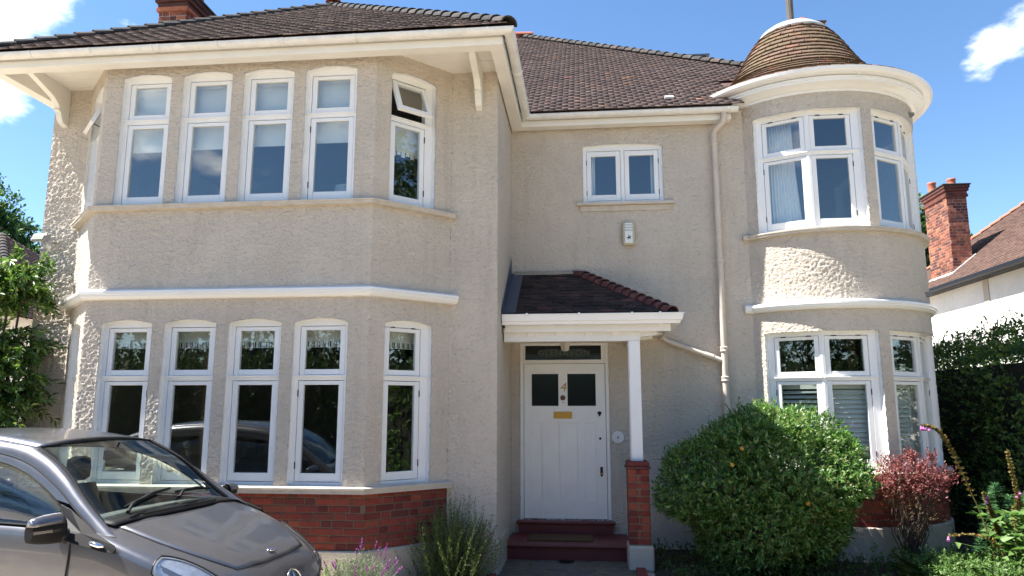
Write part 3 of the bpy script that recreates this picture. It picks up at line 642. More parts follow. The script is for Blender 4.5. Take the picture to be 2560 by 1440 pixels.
# long roof over the entrance
y0, xr2, SL2 = -0.27, 4.80, 0.728; run2 = 6.05; ap2 = (xr2 - run2, y0 + run2, E0 + run2 * SL2); A2 = math.atan(SL2); C2, Sn2 = math.cos(A2), math.sin(A2)
hp = lambda q: (xr2 - q, y0 + q, E0 + q * SL2)
mb = MB(); mb.quad((-0.71, y0, E0), (2.0, y0, E0), (2.55, y0 + 0.85, E0 + 0.85 * SL2), hp(1.35), ap2, (-3.8, y0 + run2, ap2[2]), (-3.8, y0 + 3.1, E0 + 3.1 * SL2)); mb.quad(hp(1.35), (xr2 - .05, 2.2, E0 + .05), (xr2 - .05, 8, E0), ap2)
mb.quad(ap2, (xr2, 8, E0), (-6.9, 8, E0), (-3.8, y0 + run2, ap2[2]))
roof2 = part(mb, 'roof', M_TILE2)
tl = tile_plane((0, y0, E0 + 0.002), (1, 0, 0), (0, C2, Sn2), run2 / C2, lambda t: max(-0.71 - t * C2, -3.2), lambda t: xr2 - t * C2, jit=.9)
def in_turret(M): p = M.translation; d_ = math.hypot(p.x - TC[0], p.y - TC[1]); return (d_ < 1.25 and p.z < 6.6) or (p.x > 2.15 and p.y < 0.35) or (p.x > TC[0] and p.y < 1.0)
tl = [M for M in tl if not in_turret(M)]
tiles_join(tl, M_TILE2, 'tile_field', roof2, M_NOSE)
hips((xr2 - 0.9, y0 + 0.9, E0 + 0.9 * SL2 + 0.03), (ap2[0], ap2[1], ap2[2] + 0.03), hm, roof2)
o = link('ridge_cap', hip_mesh(M_TERRA, 0.1, 0.12, 0.4), roof2); o.matrix_parent_inverse = Matrix.Identity(4); o.location = (ap2[0] - 0.2, ap2[1], ap2[2] + 0.06)
mb = MB(); mb.box(2.30, 2.72, 5.2, 5.9, 8.9, 9.20); mb.box(2.26, 2.78, 5.15, 5.95, 9.20, 9.24); part(mb, 'roof_light', M_LEAD)
mb = MB(); mb.box(-0.06, 0.06, 0, 0.07, 0.02, 0.045, fn=lambda x, y, z: (1.24 + x, y0 + 0.3 + y * C2 - z * Sn2, E0 + 0.3 * SL2 + 0.02 + y * Sn2 + z)); sub(mb, 'flashing', M_LEADP, roof2)

# ------------------------------------------------------------------ turret roof
TP = [(1.70, 5.99), (1.46, 6.10), (1.24, 6.24), (1.06, 6.41), (0.91, 6.60), (0.79, 6.80), (0.69, 6.99), (0.59, 7.16), (0.48, 7.30), (0.37, 7.40), (0.24, 7.48), (0.10, 7.53), (0.0, 7.54)]
TP = [(r, 5.99 + (z - 5.99) * 0.965) for r, z in TP]
mb = MB(); mb.lathe([(r - 0.012, z - 0.012) for r, z in TP[:-1]], TC, 48); troof = part(mb, 'turret_roof', M_TILE3, smooth=True)
seglen = [math.dist(TP[i], TP[i + 1]) for i in range(len(TP) - 1)]
def tprof(s):
    for i, l in enumerate(seglen):
        if s <= l: a, b = TP[i], TP[i + 1]; f_ = s / l; return (a[0] + (b[0] - a[0]) * f_, a[1] + (b[1] - a[1]) * f_, (b[0] - a[0]) / l, (b[1] - a[1]) / l)
        s -= l
    return None
s = 0.0; k = 0; far, near = [], []
while True:
    p = tprof(s)
    if p is None or p[0] < 0.46: break
    r, z, dr, dz = p; cnt = max(10, int(2 * math.pi * r / 0.168))
    for i in range(cnt):
        a_ = (i + (0.5 if k % 2 else 0) + random.uniform(-.02, .02)) * 2 * math.pi / cnt; sx, sy = math.sin(a_), -math.cos(a_)
        S = Vector((-sy, sx, 0)); T = Vector((sx * dr, sy * dr, dz)).normalized(); Nn = S.cross(T).normalized()
        c = Vector((TC[0] + sx * r, TC[1] + sy * r, z)) + Nn * random.uniform(-.001, .001); wd = 2 * math.pi * r / cnt - 0.003
        M = Matrix.Identity(4)
        for q in range(3): M[q][0] = S[q] * wd; M[q][1] = T[q] * 0.8; M[q][2] = Nn[q] * 1.9; M[q][3] = c[q]
        da = math.degrees((a_ - R(-16) + math.pi) % (2 * math.pi) - math.pi)
        (near if abs(da) < 66 and 6.15 < z else far).append(M)
    s += 0.092; k += 1
near.sort(key=lambda m: m.translation.z); near_s = near[:190]; far += near[190:]
tiles_single(near_s, M_TILE3, troof); tiles_join(far, M_TILE3, 'tile_field', troof)
mb = MB(); mb.lathe([(0.50, 7.295), (0.515, 7.315), (0.47, 7.372), (0.38, 7.44), (0.25, 7.503), (0.12, 7.538), (0.06, 7.543), (0.055, 7.58)], TC, 32); part(mb, 'turret_cap', M_LEADP, smooth=True)
mb = MB(); mb.tube([(TC[0] - 0.02, TC[1], 7.55), (TC[0] - 0.02, TC[1], 9.3)], 0.052, 10); part(mb, 'mast', M_WOOD)
# round cornice and gutter of the turret
CP = [(TR - 0.06, 5.80), (TR + 0.012, 5.80), (TR + 0.012, 5.825), (TR + 0.05, 5.835), (TR + 0.09, 5.86), (TR + 0.15, 5.885), (TR + 0.15, 5.91), (TR + 0.165, 5.915), (TR + 0.165, 5.945), (TR + 0.14, 5.947), (TR + 0.14, 5.956), (TR + 0.195, 5.956), (TR + 0.24, 5.966), (TR + 0.265, 5.99), (TR + 0.275, 6.03), (TR + 0.262, 6.03), (TR + 0.25, 5.995), (TR + 0.15, 5.96), (TR - 0.06, 5.96)]
mb = MB(); mb.lathe(CP, TC, 64, a0=R(-160), a1=R(50)); part(mb, 'cornice', M_WHITE, smooth=False)
for ang in (10, 42):
    a_ = R(ang); mb = MB(); mb.tube([(TC[0] + (TR + .15) * math.sin(a_), TC[1] - (TR + .15) * math.cos(a_), 5.962), (TC[0] + (TR + .2) * math.sin(a_), TC[1] - (TR + .2) * math.cos(a_), 5.955)], 0.016, 8); part(mb, 'gutter_bolt', M_WHITE)

# ------------------------------------------------------------------ chimneys of the house
def chimney(x0, x1, y0, y1, z0, zc, parent_fn, zt, pots, faces='fr', vis_z=0):
    mb = MB(); mb.box(x0 + .0005, x1 - .0005, y0 + .0005, y1 - .0005, z0, zt); core = parent_fn(mb, 'chimney', M_MORTAR2)
    n = int((zc - max(z0, vis_z)) / 0.0745); zb = zc - n * 0.0745
    if 'f' in faces: brick_run(core, facet(x0, y0, 1, 0), 0, x1 - x0, zb, n, M_OLDBRICK, bond='stretcher' if x1 - x0 < 0.3 else 'flemish')
    if 'r' in faces: brick_run(core, facet(x1, y0, 0, 1), 0, y1 - y0, zb, n, M_OLDBRICK)
    if 'l' in faces: brick_run(core, facet(x0, y1, 0, -1), 0, y1 - y0, zb, n, M_OLDBRICK)
    z = zc
    for pr in (0.035, 0.02, 0.055, 0.075):
        mb = MB(); mb.box(x0 - pr, x1 + pr, y0 - pr, y1 + pr, z, z + 0.07); o = mb.build('oversail', M_OLDBRICK, bevel=0.006); o.parent = core; o.matrix_parent_inverse = Matrix.Identity(4); z += 0.074
    mb = MB(); mb.box(x0 - .1, x1 + .1, y0 - .1, y1 + .1, z, z + .035); o = mb.build('cap', M_HIP, bevel=.01); o.parent = core
    for (px, py, h) in pots:
        mb = MB(); mb.lathe([(0.12, z), (0.12, z + .05), (0.10, z + .08), (0.096, z + h - .06), (0.108, z + h - .04), (0.108, z + h), (0.088, z + h), (0.085, z + .1)], (px, py), 20); o = mb.build('chimney_pot', M_TERRA, smooth=True); o.parent = core
    return core
chimney(-6.55, -6.10, 0.25, 1.15, 6.2, 7.88, lambda mb, n_, m_: part(mb, n_, m_), 8.2, [(-6.32, 0.5, .4), (-6.32, 0.9, .4)], 'fr', 7.1)
chimney(4.28, 4.70, 4.0, 4.5, 5.9, 8.86, lambda mb, n_, m_: part(mb, n_, m_), 9.1, [(4.42, 4.2, .22)], 'f', 8.5)

# ------------------------------------------------------------------ porch
PZ = 2.83; py0 = -1.17; pxr = 1.06; PS = 0.60; PA = math.atan(PS); PC, PSn = math.cos(PA), math.sin(PA); prun = -py0
mb = MB(); ztop = PZ + prun * PS
mb.quad((-0.96, py0, PZ), (pxr, py0, PZ), (pxr - prun, 0, ztop), (-0.96, 0, ztop)); mb.quad((pxr, py0, PZ), (pxr, 0, PZ), (pxr - prun, 0, ztop)); proof = part(mb, 'porch_roof', M_TILE4)
tl = tile_plane((-0.80, py0, PZ + .002), (1, 0, 0), (0, PC, PSn), prun / PC - .07, lambda t: 0, lambda t: pxr + 0.80 - t * PC, gauge=0.1, jit=1.6); tiles_single(tl, M_TILE4, proof)
tl = tile_plane((pxr, py0, PZ + .002), (0, 1, 0), (-PC, 0, PSn), prun / PC - .07, lambda t: t * PC, lambda t: prun, gauge=0.1); tiles_join(tl, M_TILE4, 'tile_field', proof)
hmr = hip_mesh(M_HIPRED, 0.058, 0.108, 0.22); hips((pxr - .03, py0 + .03, PZ + .02), (pxr - prun, 0.0, ztop + .02), hmr, proof, step=0.128)
mb = MB(); mb.box(-0.93, pxr - prun + 0.08, -0.085, 0.0, ztop - 0.06, ztop + 0.035); sub(mb, 'cement_fillet', M_CEMENT, proof, bevel=0.02)
mb = MB(); th = 0.006
def flash(y, zoff): return PZ + (y - py0) * PS + zoff
mb.quad((-0.965, py0, flash(py0, .03)), (-0.80, py0, flash(py0, .04)), (-0.80, -0.02, flash(-.02, .04)), (-0.965, -0.02, flash(-.02, .03)))
mb.quad((-0.962, py0, flash(py0, .03)), (-0.962, -0.02, flash(-.02, .03)), (-0.962, -0.02, flash(-.02, .24)), (-0.962, py0, flash(py0, .10)))
sub(mb, 'flashing', M_LEAD, proof, solid=0.006)
# square-section gutter, fascia, soffit, beam and post
PP = [(-0.955, py0 + 0.03), (pxr - 0.03, py0 + 0.03), (pxr - 0.03, 0.0)]
mb = MB(); sweep(mb, PP, [(0.002, 2.72), (0.075, 2.72), (0.085, 2.755), (0.10, 2.76), (0.115, 2.825), (0.125, 2.828), (0.125, 2.84), (0.11, 2.84), (0.10, 2.80), (0.07, 2.74), (0.002, 2.74)]); pg = part(mb, 'porch_gutter', M_WHITE)
for x in (-0.66, -0.05, 0.56, 0.88):
    mb = MB(); sweep(mb, [(x - .012, py0 + .03), (x + .012, py0 + .03)], [(0.0, 2.712), (0.082, 2.712), (0.092, 2.75), (0.107, 2.755), (0.122, 2.82), (0.132, 2.825), (0.132, 2.85), (0.11, 2.85), (0.0, 2.73)]); sub(mb, 'gutter_strap', M_WHITE, pg)
mb = MB(); sweep(mb, [(-0.93, py0 + 0.05), (pxr - 0.05, py0 + 0.05), (pxr - 0.05, 0.0)], [(-0.02, 2.64), (0.0, 2.64), (0.0, 2.80), (-0.02, 2.80)]); part(mb, 'porch_fascia', M_TRIM)
mb = MB(); mb.box(-0.955, pxr - 0.07, py0 + 0.07, -0.002, 2.675, 2.69); part(mb, 'porch_soffit', M_TRIM)
mb = MB(); mb.box(-0.95, 0.66, -1.05, -0.93, 2.535, 2.675); mb.box(-0.955, 0.665, -1.075, -0.915, 2.64, 2.673); mb.box(0.545, 0.655, -0.93, -0.002, 2.54, 2.674); part(mb, 'porch_beam', M_TRIM, bevel=0.004)
for x in (-0.62, -0.28, 0.06, 0.38, 0.8, 0.92):
    mb = MB(); mb.prism([(py0 + .06, 2.674), (py0 + .06, 2.655), (py0 + .10, 2.645), (py0 + .11, 2.60), (-1.05, 2.59), (-1.05, 2.674)], lambda a, b, d: (x + d, a, b), -0.045, 0.045) if x < 0.6 else mb.prism([(pxr - .08, 2.674), (pxr - .08, 2.655), (0.86, 2.645), (0.84, 2.60), (0.66, 2.58), (0.66, 2.674)], lambda a, b, d: (a, -1.0 + (x - 0.8) * 4 + d, b), -0.045, 0.045)
    part(mb, 'rafter_foot', M_TRIM, bevel=0.003)
mb = MB(); mb.box(0.525, 0.655, -1.06, -0.93, 1.15, 2.535); mb.box(0.515, 0.525, -1.04, -0.95, 1.15, 2.53); part(mb, 'porch_post', M_WHITE, bevel=0.008)
# brick pier
mb = MB(); mb.box(0.47, 0.70, -1.19, -0.86, 0.24, 1.06); pier = part(mb, 'pier', M_MORTAR)
for f, w in ((facet(0.464, -1.196, 1, 0), 0.242), (facet(0.464, -0.86, 0, -1), 0.336), (facet(0.706, -1.196, 0, 1), 0.336)):
    for c in range(11):
        z = 0.262 + 0.0745 * (c + .5); cut = [(0, w)] if (c % 2 == 0) == (w < .3) else [(0, w / 2 - .005), (w / 2 + .005, w)]
        for a, b in cut:
            o = link('brick', BR_L[M_BRICK.name][0], pier); o.matrix_parent_inverse = Matrix.Identity(4); p = f((a + b) / 2, 0.05, z); q = f((a + b) / 2 + .01, 0.05, z)
            o.location = p; o.rotation_euler.z = math.atan2(q[1] - p[1], q[0] - p[0]); o.scale = ((b - a) / 0.215, 0.9, 1)
mb = MB(); mb.box(0.445, 0.725, -1.215, -0.83, 1.08, 1.10); sub(mb, 'tile_course', M_HIPRED, pier, bevel=.004)
mb = MB(); mb.box(0.46, 0.71, -1.20, -0.85, 1.10, 1.16); sub(mb, 'coping', M_BRICK, pier, bevel=.02)
mb = MB(); mb.box(0.455, 0.735, -1.225, -0.82, -0.02, 0.255); sub(mb, 'pier_base', M_PLINTH, pier, bevel=.025)

# ------------------------------------------------------------------ steps
mb = MB(); mb.box(-0.955, 0.50, -0.75, 0.0, -0.02, 0.14); steps = part(mb, 'step', M_STEP)
mb = MB(); mb.box(-0.955, 0.505, -0.80, 0.0, 0.14, 0.178); sub(mb, 'tread', M_STEP, steps, bevel=.012)
for x in (-0.62, -0.24, 0.14):
    mb = MB(); mb.box(x, x + .003, -0.7995, -0.01, 0.16, 0.1792); sub(mb, 'joint', M_DARK, steps)
mb = MB(); mb.box(-0.86, 0.33, -0.075, 0.06, 0.178, 0.30); st2 = part(mb, 'step', M_STEP)
mb = MB(); mb.box(-0.89, 0.36, -0.115, 0.10, 0.30, 0.335); sub(mb, 'tread', M_STEP, st2, bevel=.012)
mb = MB(); mb.box(0.50, 0.525, -0.83, 0.0, 0.0, 0.20); part(mb, 'upstand', M_PLINTH, bevel=.006)

# ------------------------------------------------------------------ front door
def dbox(mb, x0, x1, z0, z1, d0, d1): mb.box(x0, x1, d0, d1, z0, z1)
gx = [(-0.70, -0.345), (-0.225, 0.145)]; dz0, dz1 = 0.345, 2.33; L0, L1 = -0.80, 0.27
mb = MB(); DF, DB = 0.045, 0.09
dbox(mb, L0, gx[0][0], dz0, dz1, DF, DB); dbox(mb, gx[1][1], L1, dz0, dz1, DF, DB); dbox(mb, gx[0][0], gx[1][1], 2.20, dz1, DF, DB - .001); dbox(mb, gx[0][1], gx[1][0], 1.78, 2.20, DF, DB - .001)
dbox(mb, gx[0][0], gx[1][1], 1.56, 1.78, DF, DB - .001); dbox(mb, gx[0][0], gx[1][1], dz0, 0.57, DF, DB - .001)
pans = [(-0.695, -0.565), (-0.47, -0.335), (-0.235, -0.105), (-0.005, 0.13)]; edges = [gx[0][0]] + [v for p in pans for v in p] + [gx[1][1]]
for a, b in zip(edges[0::2], edges[1::2]):
    if b - a > 1e-3: dbox(mb, a, b, 0.57, 1.56, DF, DB - .001)
door = part(mb, 'door', M_DOOR, bevel=.007)
mb = MB(); dbox(mb, -0.85, -0.805, 0.337, 2.61, 0.015, 0.11); dbox(mb, 0.275, 0.32, 0.337, 2.61, 0.015, 0.11); dbox(mb, -0.805, 0.275, 2.335, 2.385, 0.018, 0.11); dbox(mb, -0.805, 0.275, 2.575, 2.61, 0.018, 0.11); dbox(mb, -0.85, 0.32, 2.338, 2.352, 0.004, 0.02)
sub(mb, 'frame', M_DOOR, door, bevel=.004)
for a, b in pans:
    mb = MB(); dbox(mb, a - .003, b + .003, 0.567, 1.563, DF + .022, DF + .034); sub(mb, 'panel', M_DOOR, door)
for a, b in gx:
    mb = MB(); dbox(mb, a - .005, b + .005, 1.775, 2.205, DF + .02, DF + .026); sub(mb, 'pane', M_DGLASS, door)
mb = MB(); dbox(mb, -0.802, 0.272, 2.38, 2.58, 0.06, 0.066); sub(mb, 'fanlight', M_DGLASS, door)
mb = MB(); dbox(mb, -0.80, -0.785, 2.386, 2.575, 0.03, 0.07); dbox(mb, 0.225, 0.274, 2.386, 2.575, 0.03, 0.07); sub(mb, 'frame', M_DOOR, door)
M_LETTER = mat_plain('etched_letters', (0.07, 0.095, 0.09), 0.5)
M_GREENS = mat_plain('etched_scroll', (0.012, 0.03, 0.024), 0.5)
for q in (-1, 1):
    mb = MB(); mb.prism([(-0.265 + q * 0.16 + 0.19 * math.cos(t * math.pi / 8), 2.475 + (0.058 + .01 * (t % 2)) * math.sin(t * math.pi / 8)) for t in range(16)], lambda a, b, d: (a, d, b), 0.0575 + .0004 * q, 0.0585 + .0004 * q); sub(mb, 'scroll', M_GREENS, door)
MT = lambda x, y, z: Matrix.Translation((x, y, z)) @ Matrix.Rotation(R(90), 4, 'X')
o = text_mesh('GLENAVON', 0.118, 0.001, M_LETTER, 'lettering', door, MT(-0.27, 0.055, 2.475), spacing=1.15)
o = text_mesh('4', 0.17, 0.004, M_BRASS, 'numeral', door, MT(-0.285, DF - .004, 2.02), shear=0.2)
mb = MB(); mb.tube([(-0.287, DF, 1.885), (-0.287, DF - .02, 1.885), (-0.287, DF - .03, 1.885), (-0.287, DF - .05, 1.885)], [0.022, 0.02, 0.036, 0.028], 8); sub(mb, 'knob', M_BRONZE, door)
mb = MB(); mb.tube([(-0.285, DF, 1.825), (-0.285, DF - .006, 1.825)], 0.008, 8); sub(mb, 'spyhole', M_BLACK, door)
mb = MB(); dbox(mb, -0.41, -0.17, 1.615, 1.705, DF - .006, DF); dbox(mb, -0.385, -0.195, 1.64, 1.68, DF - .012, DF - .005); sub(mb, 'letterbox', M_BRASS, door, bevel=.003)
mb = MB(); mb.prism([(0.165, 1.70), (0.165, 1.68), (0.19, 1.64), (0.215, 1.68), (0.215, 1.70), (0.19, 1.712)], lambda a, b, d: (a, d, b), DF - .012, DF); sub(mb, 'lock', M_BLACK, door)
mb = MB(); mb.tube([(0.193, DF, 1.36), (0.193, DF - .01, 1.36)], 0.016, 10); sub(mb, 'lock', M_BLACK, door)
mb = MB(); mb.prism([(0.185, 1.0), (0.185, 0.90), (0.203, 0.87), (0.221, 0.90), (0.221, 1.0)], lambda a, b, d: (a, d, b), DF - .012, DF); sub(mb, 'lock', M_BLACK, door)
mb = MB(); mb.tube([(0.203, DF - .012, 0.915), (0.203, DF - .016, 0.915)], 0.011, 10); sub(mb, 'keyhole', M_BRASS, door)

# ------------------------------------------------------------------ rainwater pipes
mb = MB(); mb.tube([(1.915, -0.235, 5.66), (1.915, -0.235, 5.585), (1.90, -0.20, 5.53), (1.82, -0.12, 5.47), (1.80, -0.09, 5.42), (1.80, -0.085, 5.3), (1.80, -0.085, 0.3)], 0.040, 12); pipe = part(mb, 'downpipe', M_PIPE, smooth=True)
for z, r in ((5.30, .05), (3.66, .05), (2.50, .055), (2.12, .055), (0.9, .05)):
    mb = MB(); mb.lathe([(0.03, z - .035), (r - .008, z - .035), (r, z - .025), (r - .006, z), (r, z + .025), (r - .008, z + .035), (0.03, z + .035)], (1.80, -0.085), 14); sub(mb, 'collar', M_PIPE, pipe)
mb = MB(); mb.tube([(1.03, -0.10, 2.72), (1.03, -0.07, 2.66), (1.07, -0.06, 2.62), (1.30, -0.06, 2.53), (1.60, -0.065, 2.42), (1.78, -0.075, 2.35)], 0.034, 12); pipe2 = part(mb, 'waste_pipe', M_PIPE, smooth=True)
mb = MB(); mb.tube([(1.55, -0.063, 2.438), (1.66, -0.068, 2.398)], 0.042, 12); sub(mb, 'collar', M_PIPE, pipe2)
# ================================================================== things on and in the house
def top(mb, name, mat, label, cat, group=None, **k): return tag(mb.build(name, mat, **k), label, cat, group)
def child(mb, name, mat, parent, **k):
    o = mb.build(name, mat, **k); o.parent = parent; o.matrix_parent_inverse = Matrix.Translation(-parent.location); return o
t = thing('alarm_box', (0.625, 0, 3.9), 'cream burglar alarm box with gothic lettering under the small upper window', 'alarm box')
mb = MB(); mb.box(0.545, 0.705, -0.075, 0.0, 3.905, 4.225); child(mb, 'cover', M_CREAMP, t, bevel=.02)
mb = MB(); mb.box(0.575, 0.675, -0.0785, -0.075, 3.935, 4.21); child(mb, 'label_plate', M_PVC, t)
for i, w in enumerate(('Armour', 'Security', 'Systems')):
    o = text_mesh(w, 0.030, 0.0005, M_INK, 'lettering', None, MT(0.626, -0.0792, 4.183 - i * 0.036)); o.parent = t; o.matrix_parent_inverse = Matrix.Translation(-t.location)
horse = [(-.030, .012), (-.018, .014), (-.008, .010), (.004, .012), (.012, .024), (.022, .030), (.030, .020), (.022, .014), (.018, .002), (.024, -.016), (.018, -.016), (.010, -.006), (-.008, -.006), (-.012, -.02), (-.018, -.02), (-.016, 0), (-.022, .004), (-.034, .002)]
mb = MB(); mb.prism([(0.626 + a, 4.0 + b) for a, b in horse], lambda a, b, d: (a, d, b), -0.0795, -0.0787); mb.prism([(0.626 + a, 4.0 + b) for a, b in ((-.008, .008), (.004, .010), (.006, .03), (.003, .046), (-.006, .046), (-.008, .03))], lambda a, b, d: (a, d, b), -0.0798, -0.079); child(mb, 'emblem', M_INK, t)
t = thing('door_bell', (0.42, 0, 1.30), 'round white bell push plate on the wall right of the front door', 'bell')
for r, d0, d1, mt in ((0.078, -0.026, 0, M_PVC), (0.045, -0.032, -0.026, M_PVC), (0.016, -0.038, -0.032, M_GREYM)):
    mb = MB(); mb.tube([(0.42, d1, 1.378), (0.42, d0 + .008, 1.378), (0.42, d0, 1.378)], [r, r, r * .86], 28); child(mb, {0.078: 'plate', 0.045: 'ring', 0.016: 'button'}[r], mt, t, smooth=False)
t = thing('hanging_lantern', (-0.235, -0.5, 2.45), 'small porch lantern hanging in front of the fanlight', 'lantern')
mb = MB(); mb.box(-0.25, -0.22, -0.515, -0.485, 2.60, 2.676); child(mb, 'mount', M_BLACK, t)
mb = MB(); mb.lathe([(0.075, 2.60), (0.07, 2.585), (0.045, 2.47), (0.03, 2.46)], (-0.235, -0.5), 4); child(mb, 'shade', mat_plain('frosted_lantern_glass', (0.55, 0.52, 0.48), 0.4), t)
mb = MB(); mb.lathe([(0.0, 2.612), (0.085, 2.60), (0.08, 2.59), (0.0, 2.592)], (-0.235, -0.5), 4); child(mb, 'cap', M_BLACK, t)
t = thing('security_light', (-6.46, MY, 3.66), 'grey floodlight with motion sensor on the left edge of the bay wing', 'floodlight')
mb = MB(); mb.box(-6.60, -6.42, -1.76, -1.68, 3.735, 3.83, fn=lambda x, y, z: (x, y + (z - 3.78) * 0.5, z)); child(mb, 'housing', M_GREYM, t, bevel=.012)
mb = MB(); mb.box(-6.585, -6.435, -1.775, -1.755, 3.75, 3.81, fn=lambda x, y, z: (x, y + (z - 3.78) * 0.5, z)); child(mb, 'lens', M_LENS, t)
mb = MB(); mb.tube([(-6.45, MY, 3.76), (-6.45, -1.62, 3.74), (-6.5, -1.69, 3.745)], 0.016, 8); child(mb, 'arm', M_GREYM, t)
mb = MB(); mb.lathe([(0.0, 3.655), (0.026, 3.67), (0.028, 3.70), (0.015, 3.72), (0.0, 3.72)], (-6.47, -1.63), 12); child(mb, 'sensor', M_PVC, t)
mb = MB(); mb.box(-0.72, 0.08, -0.60, -0.20, 0.179, 0.197); top(mb, 'doormat', M_MAT, 'brown coir doormat lying on the red porch step', 'doormat', bevel=.006)
mb = MB(); mb.tube([(-0.24, -0.86, 0.0), (-0.24, -0.86, 0.010)], 0.09, 20); top(mb, 'drain_cover', M_BLACK, 'round dark drain cover in the paving before the red steps', 'drain cover')
edg = thing('brick_edging', (0.58, -1.3, 0), 'row of red edging bricks along the right side of the path', 'edging')
for i in range(16):
    o = link('brick', BR_L[M_BRICK.name][0], edg); o.location = (0.0, 0.42 - i * 0.226 - 0.36, 0.0); o.rotation_euler.z = R(90) + random.uniform(-.03, .03)
edg = thing('brick_edging', (-1.01, -1.75, 0), 'row of red edging bricks between path and rosemary bed', 'edging')
for i in range(14):
    o = link('brick', BR_L[M_BRICK.name][0], edg); o.location = (0.0, -i * 0.226, -0.005); o.rotation_euler.z = R(90) + random.uniform(-.03, .03)
# roller blinds behind the upper bay windows
names = ('first', 'second', 'third', 'fourth')
for i, (a, b) in enumerate(bayw):
    t = thing('roller_blind', ((a + b) / 2 - 5.44, -2.05, 4.7), 'white roller blind half down in the %s upper bay window from the left' % names[i], 'blind', 'roller blinds of the upper bay')
    zb = 4.70 + 0.012 * i; mb = MB(); fbox(mb, F_BAY, a + 0.03, b - 0.03, 0.215, 0.218, zb, 5.45); child(mb, 'cloth', M_BLIND, t)
    mb = MB(); fbox(mb, F_BAY, a + 0.03, b - 0.03, 0.209, 0.222, zb - .018, zb); child(mb, 'bottom_bar', M_BLIND, t)
    mb = MB(); mb.tube([F_BAY(a + .02, .225, 5.46), F_BAY(b - .02, .225, 5.46)], 0.02, 10); child(mb, 'roller', M_BLIND, t)
    t = thing('fabric_blind', ((a + b) / 2 - 5.44, -2.02, 2.43), 'striped fabric blind across the top of the %s lower bay window from the left' % names[i], 'blind', 'striped blinds of the lower bay')
    mb = MB(); fbox(mb, F_BAY, a + 0.02, b - 0.02, 0.25, 0.256, 2.47, 2.66); child(mb, 'cloth', M_BLIND, t)
    mb = MB(); fbox(mb, F_BAY, a + 0.02, b - 0.02, 0.243, 0.249, 2.405, 2.475); br = child(mb, 'border', M_BLIND, t)
    mb = MB(); u = a + 0.05
    while u < b - 0.05: fbox(mb, F_BAY, u, u + 0.006, 0.240, 0.2425, 2.41, 2.47); fbox(mb, F_BAY, u + .018, u + 0.03, 0.240, 0.2425, 2.41, 2.47); u += 0.062
    o = child(mb, 'stripes', M_BLACK, t); o['kind'] = 'stuff'
a, b = ob_op
t = thing('roller_blind', (*F_OBR((a + b) / 2, .2, 4.6)[:2], 4.6), 'white scalloped blind in the upper window on the angled side of the bay', 'blind')
mb = MB(); fbox(mb, F_OBR, a + .02, b - .02, .215, .218, 4.68, 5.0); child(mb, 'cloth', M_BLIND, t)
mb = MB()
for k in range(9): fbox(mb, F_OBR, a + .03 + k * .06, a + .08 + k * .06, .216, .219, 4.62 + .02 * (k % 2), 4.68)
o = child(mb, 'fringe', M_BLIND, t); o['kind'] = 'stuff'
t = thing('fabric_blind', (*F_OBR((a + b) / 2, .2, 2.4)[:2], 2.4), 'striped fabric blind in the lower window on the angled side of the bay', 'blind')
mb = MB(); fbox(mb, F_OBR, a + .02, b - .02, .25, .256, 2.405, 2.66); child(mb, 'cloth', M_BLIND, t)
mb = MB(); u = a + 0.05
while u < b - 0.05: fbox(mb, F_OBR, u, u + 0.006, 0.243, 0.2455, 2.41, 2.47); fbox(mb, F_OBR, u + .018, u + 0.03, 0.243, 0.2455, 2.41, 2.47); u += 0.062
o = child(mb, 'stripes', M_BLACK, t); o['kind'] = 'stuff'
def curtain(f, u0, u1, z0, z1, d, label, folds=9, flare=0.0):
    rows = []
    for j in range(9):
        z = z0 + (z1 - z0) * j / 8; row = []
        for i in range(folds * 6 + 1):
            q = i / (folds * 6); u = u0 + (u1 - u0) * q + flare * (1 - j / 8) ** 2 * q
            row.append(f(u, d + 0.022 * math.sin(q * folds * 2 * math.pi + 0.6 * math.sin(j * .7)), z))
        rows.append(row)
    mb = MB(); mb.grid(rows); return top(mb, 'curtain', M_SHEER, label, 'curtain', smooth=True, solid=0.003)
fA, LA = tower_facet(TW1[0], (TW1[0] + TW1[1]) / 2)
curtain(fA, 0.10, 0.42, 4.02, 5.6, 0.20, 'white voile curtain gathered at the left of the upper tower window', flare=.08)
curtain(F_P0, CW[0] + .03, CW[0] + .17, 4.5, 5.36, 0.20, 'white curtain at the left side of the small upper window', 4)
curtain(F_P0, CW[1] - .15, CW[1] - .03, 4.5, 5.36, 0.20, 'white curtain at the right side of the small upper window', 4)
# louvred shutters in the lower tower windows
slat_me = {}
def shutter(f, L, label, tilt, u0=0.07, u1=None):
    u1 = u1 or L - 0.07; p = f((u0 + u1) / 2, 0.15, 1.02); q = f((u0 + u1) / 2 + .01, .15, 1.02)
    t = thing('window_shutter', p, label, 'shutter', 'louvred shutters in the lower tower windows', math.atan2(q[1] - p[1], q[0] - p[0])); w = u1 - u0
    mb = MB()
    mb.box(-w / 2, -w / 2 + .045, -.012, .012, 0.02, 1.03); mb.box(w / 2 - .045, w / 2, -.012, .012, 0.02, 1.03); mb.box(-w / 2 + .045, w / 2 - .045, -.011, .011, .97, 1.029); mb.box(-w / 2 + .045, w / 2 - .045, -.011, .011, 0.021, .09); o = mb.build('shutter_frame', M_SHUT); o.parent = t
    mb = MB(); mb.box(-w / 2 + .046, w / 2 - .046, -.0325, .0325, -.004, .004); me = mb.build('slat', M_SHUT, bevel=.003); dat = me.data; bpy.data.objects.remove(me)
    n_ = 15
    for k in range(n_):
        o = link('slat', dat, t); o.location = (0, 0, 0.125 + k * 0.0575); o.rotation_euler.x = tilt
    return t
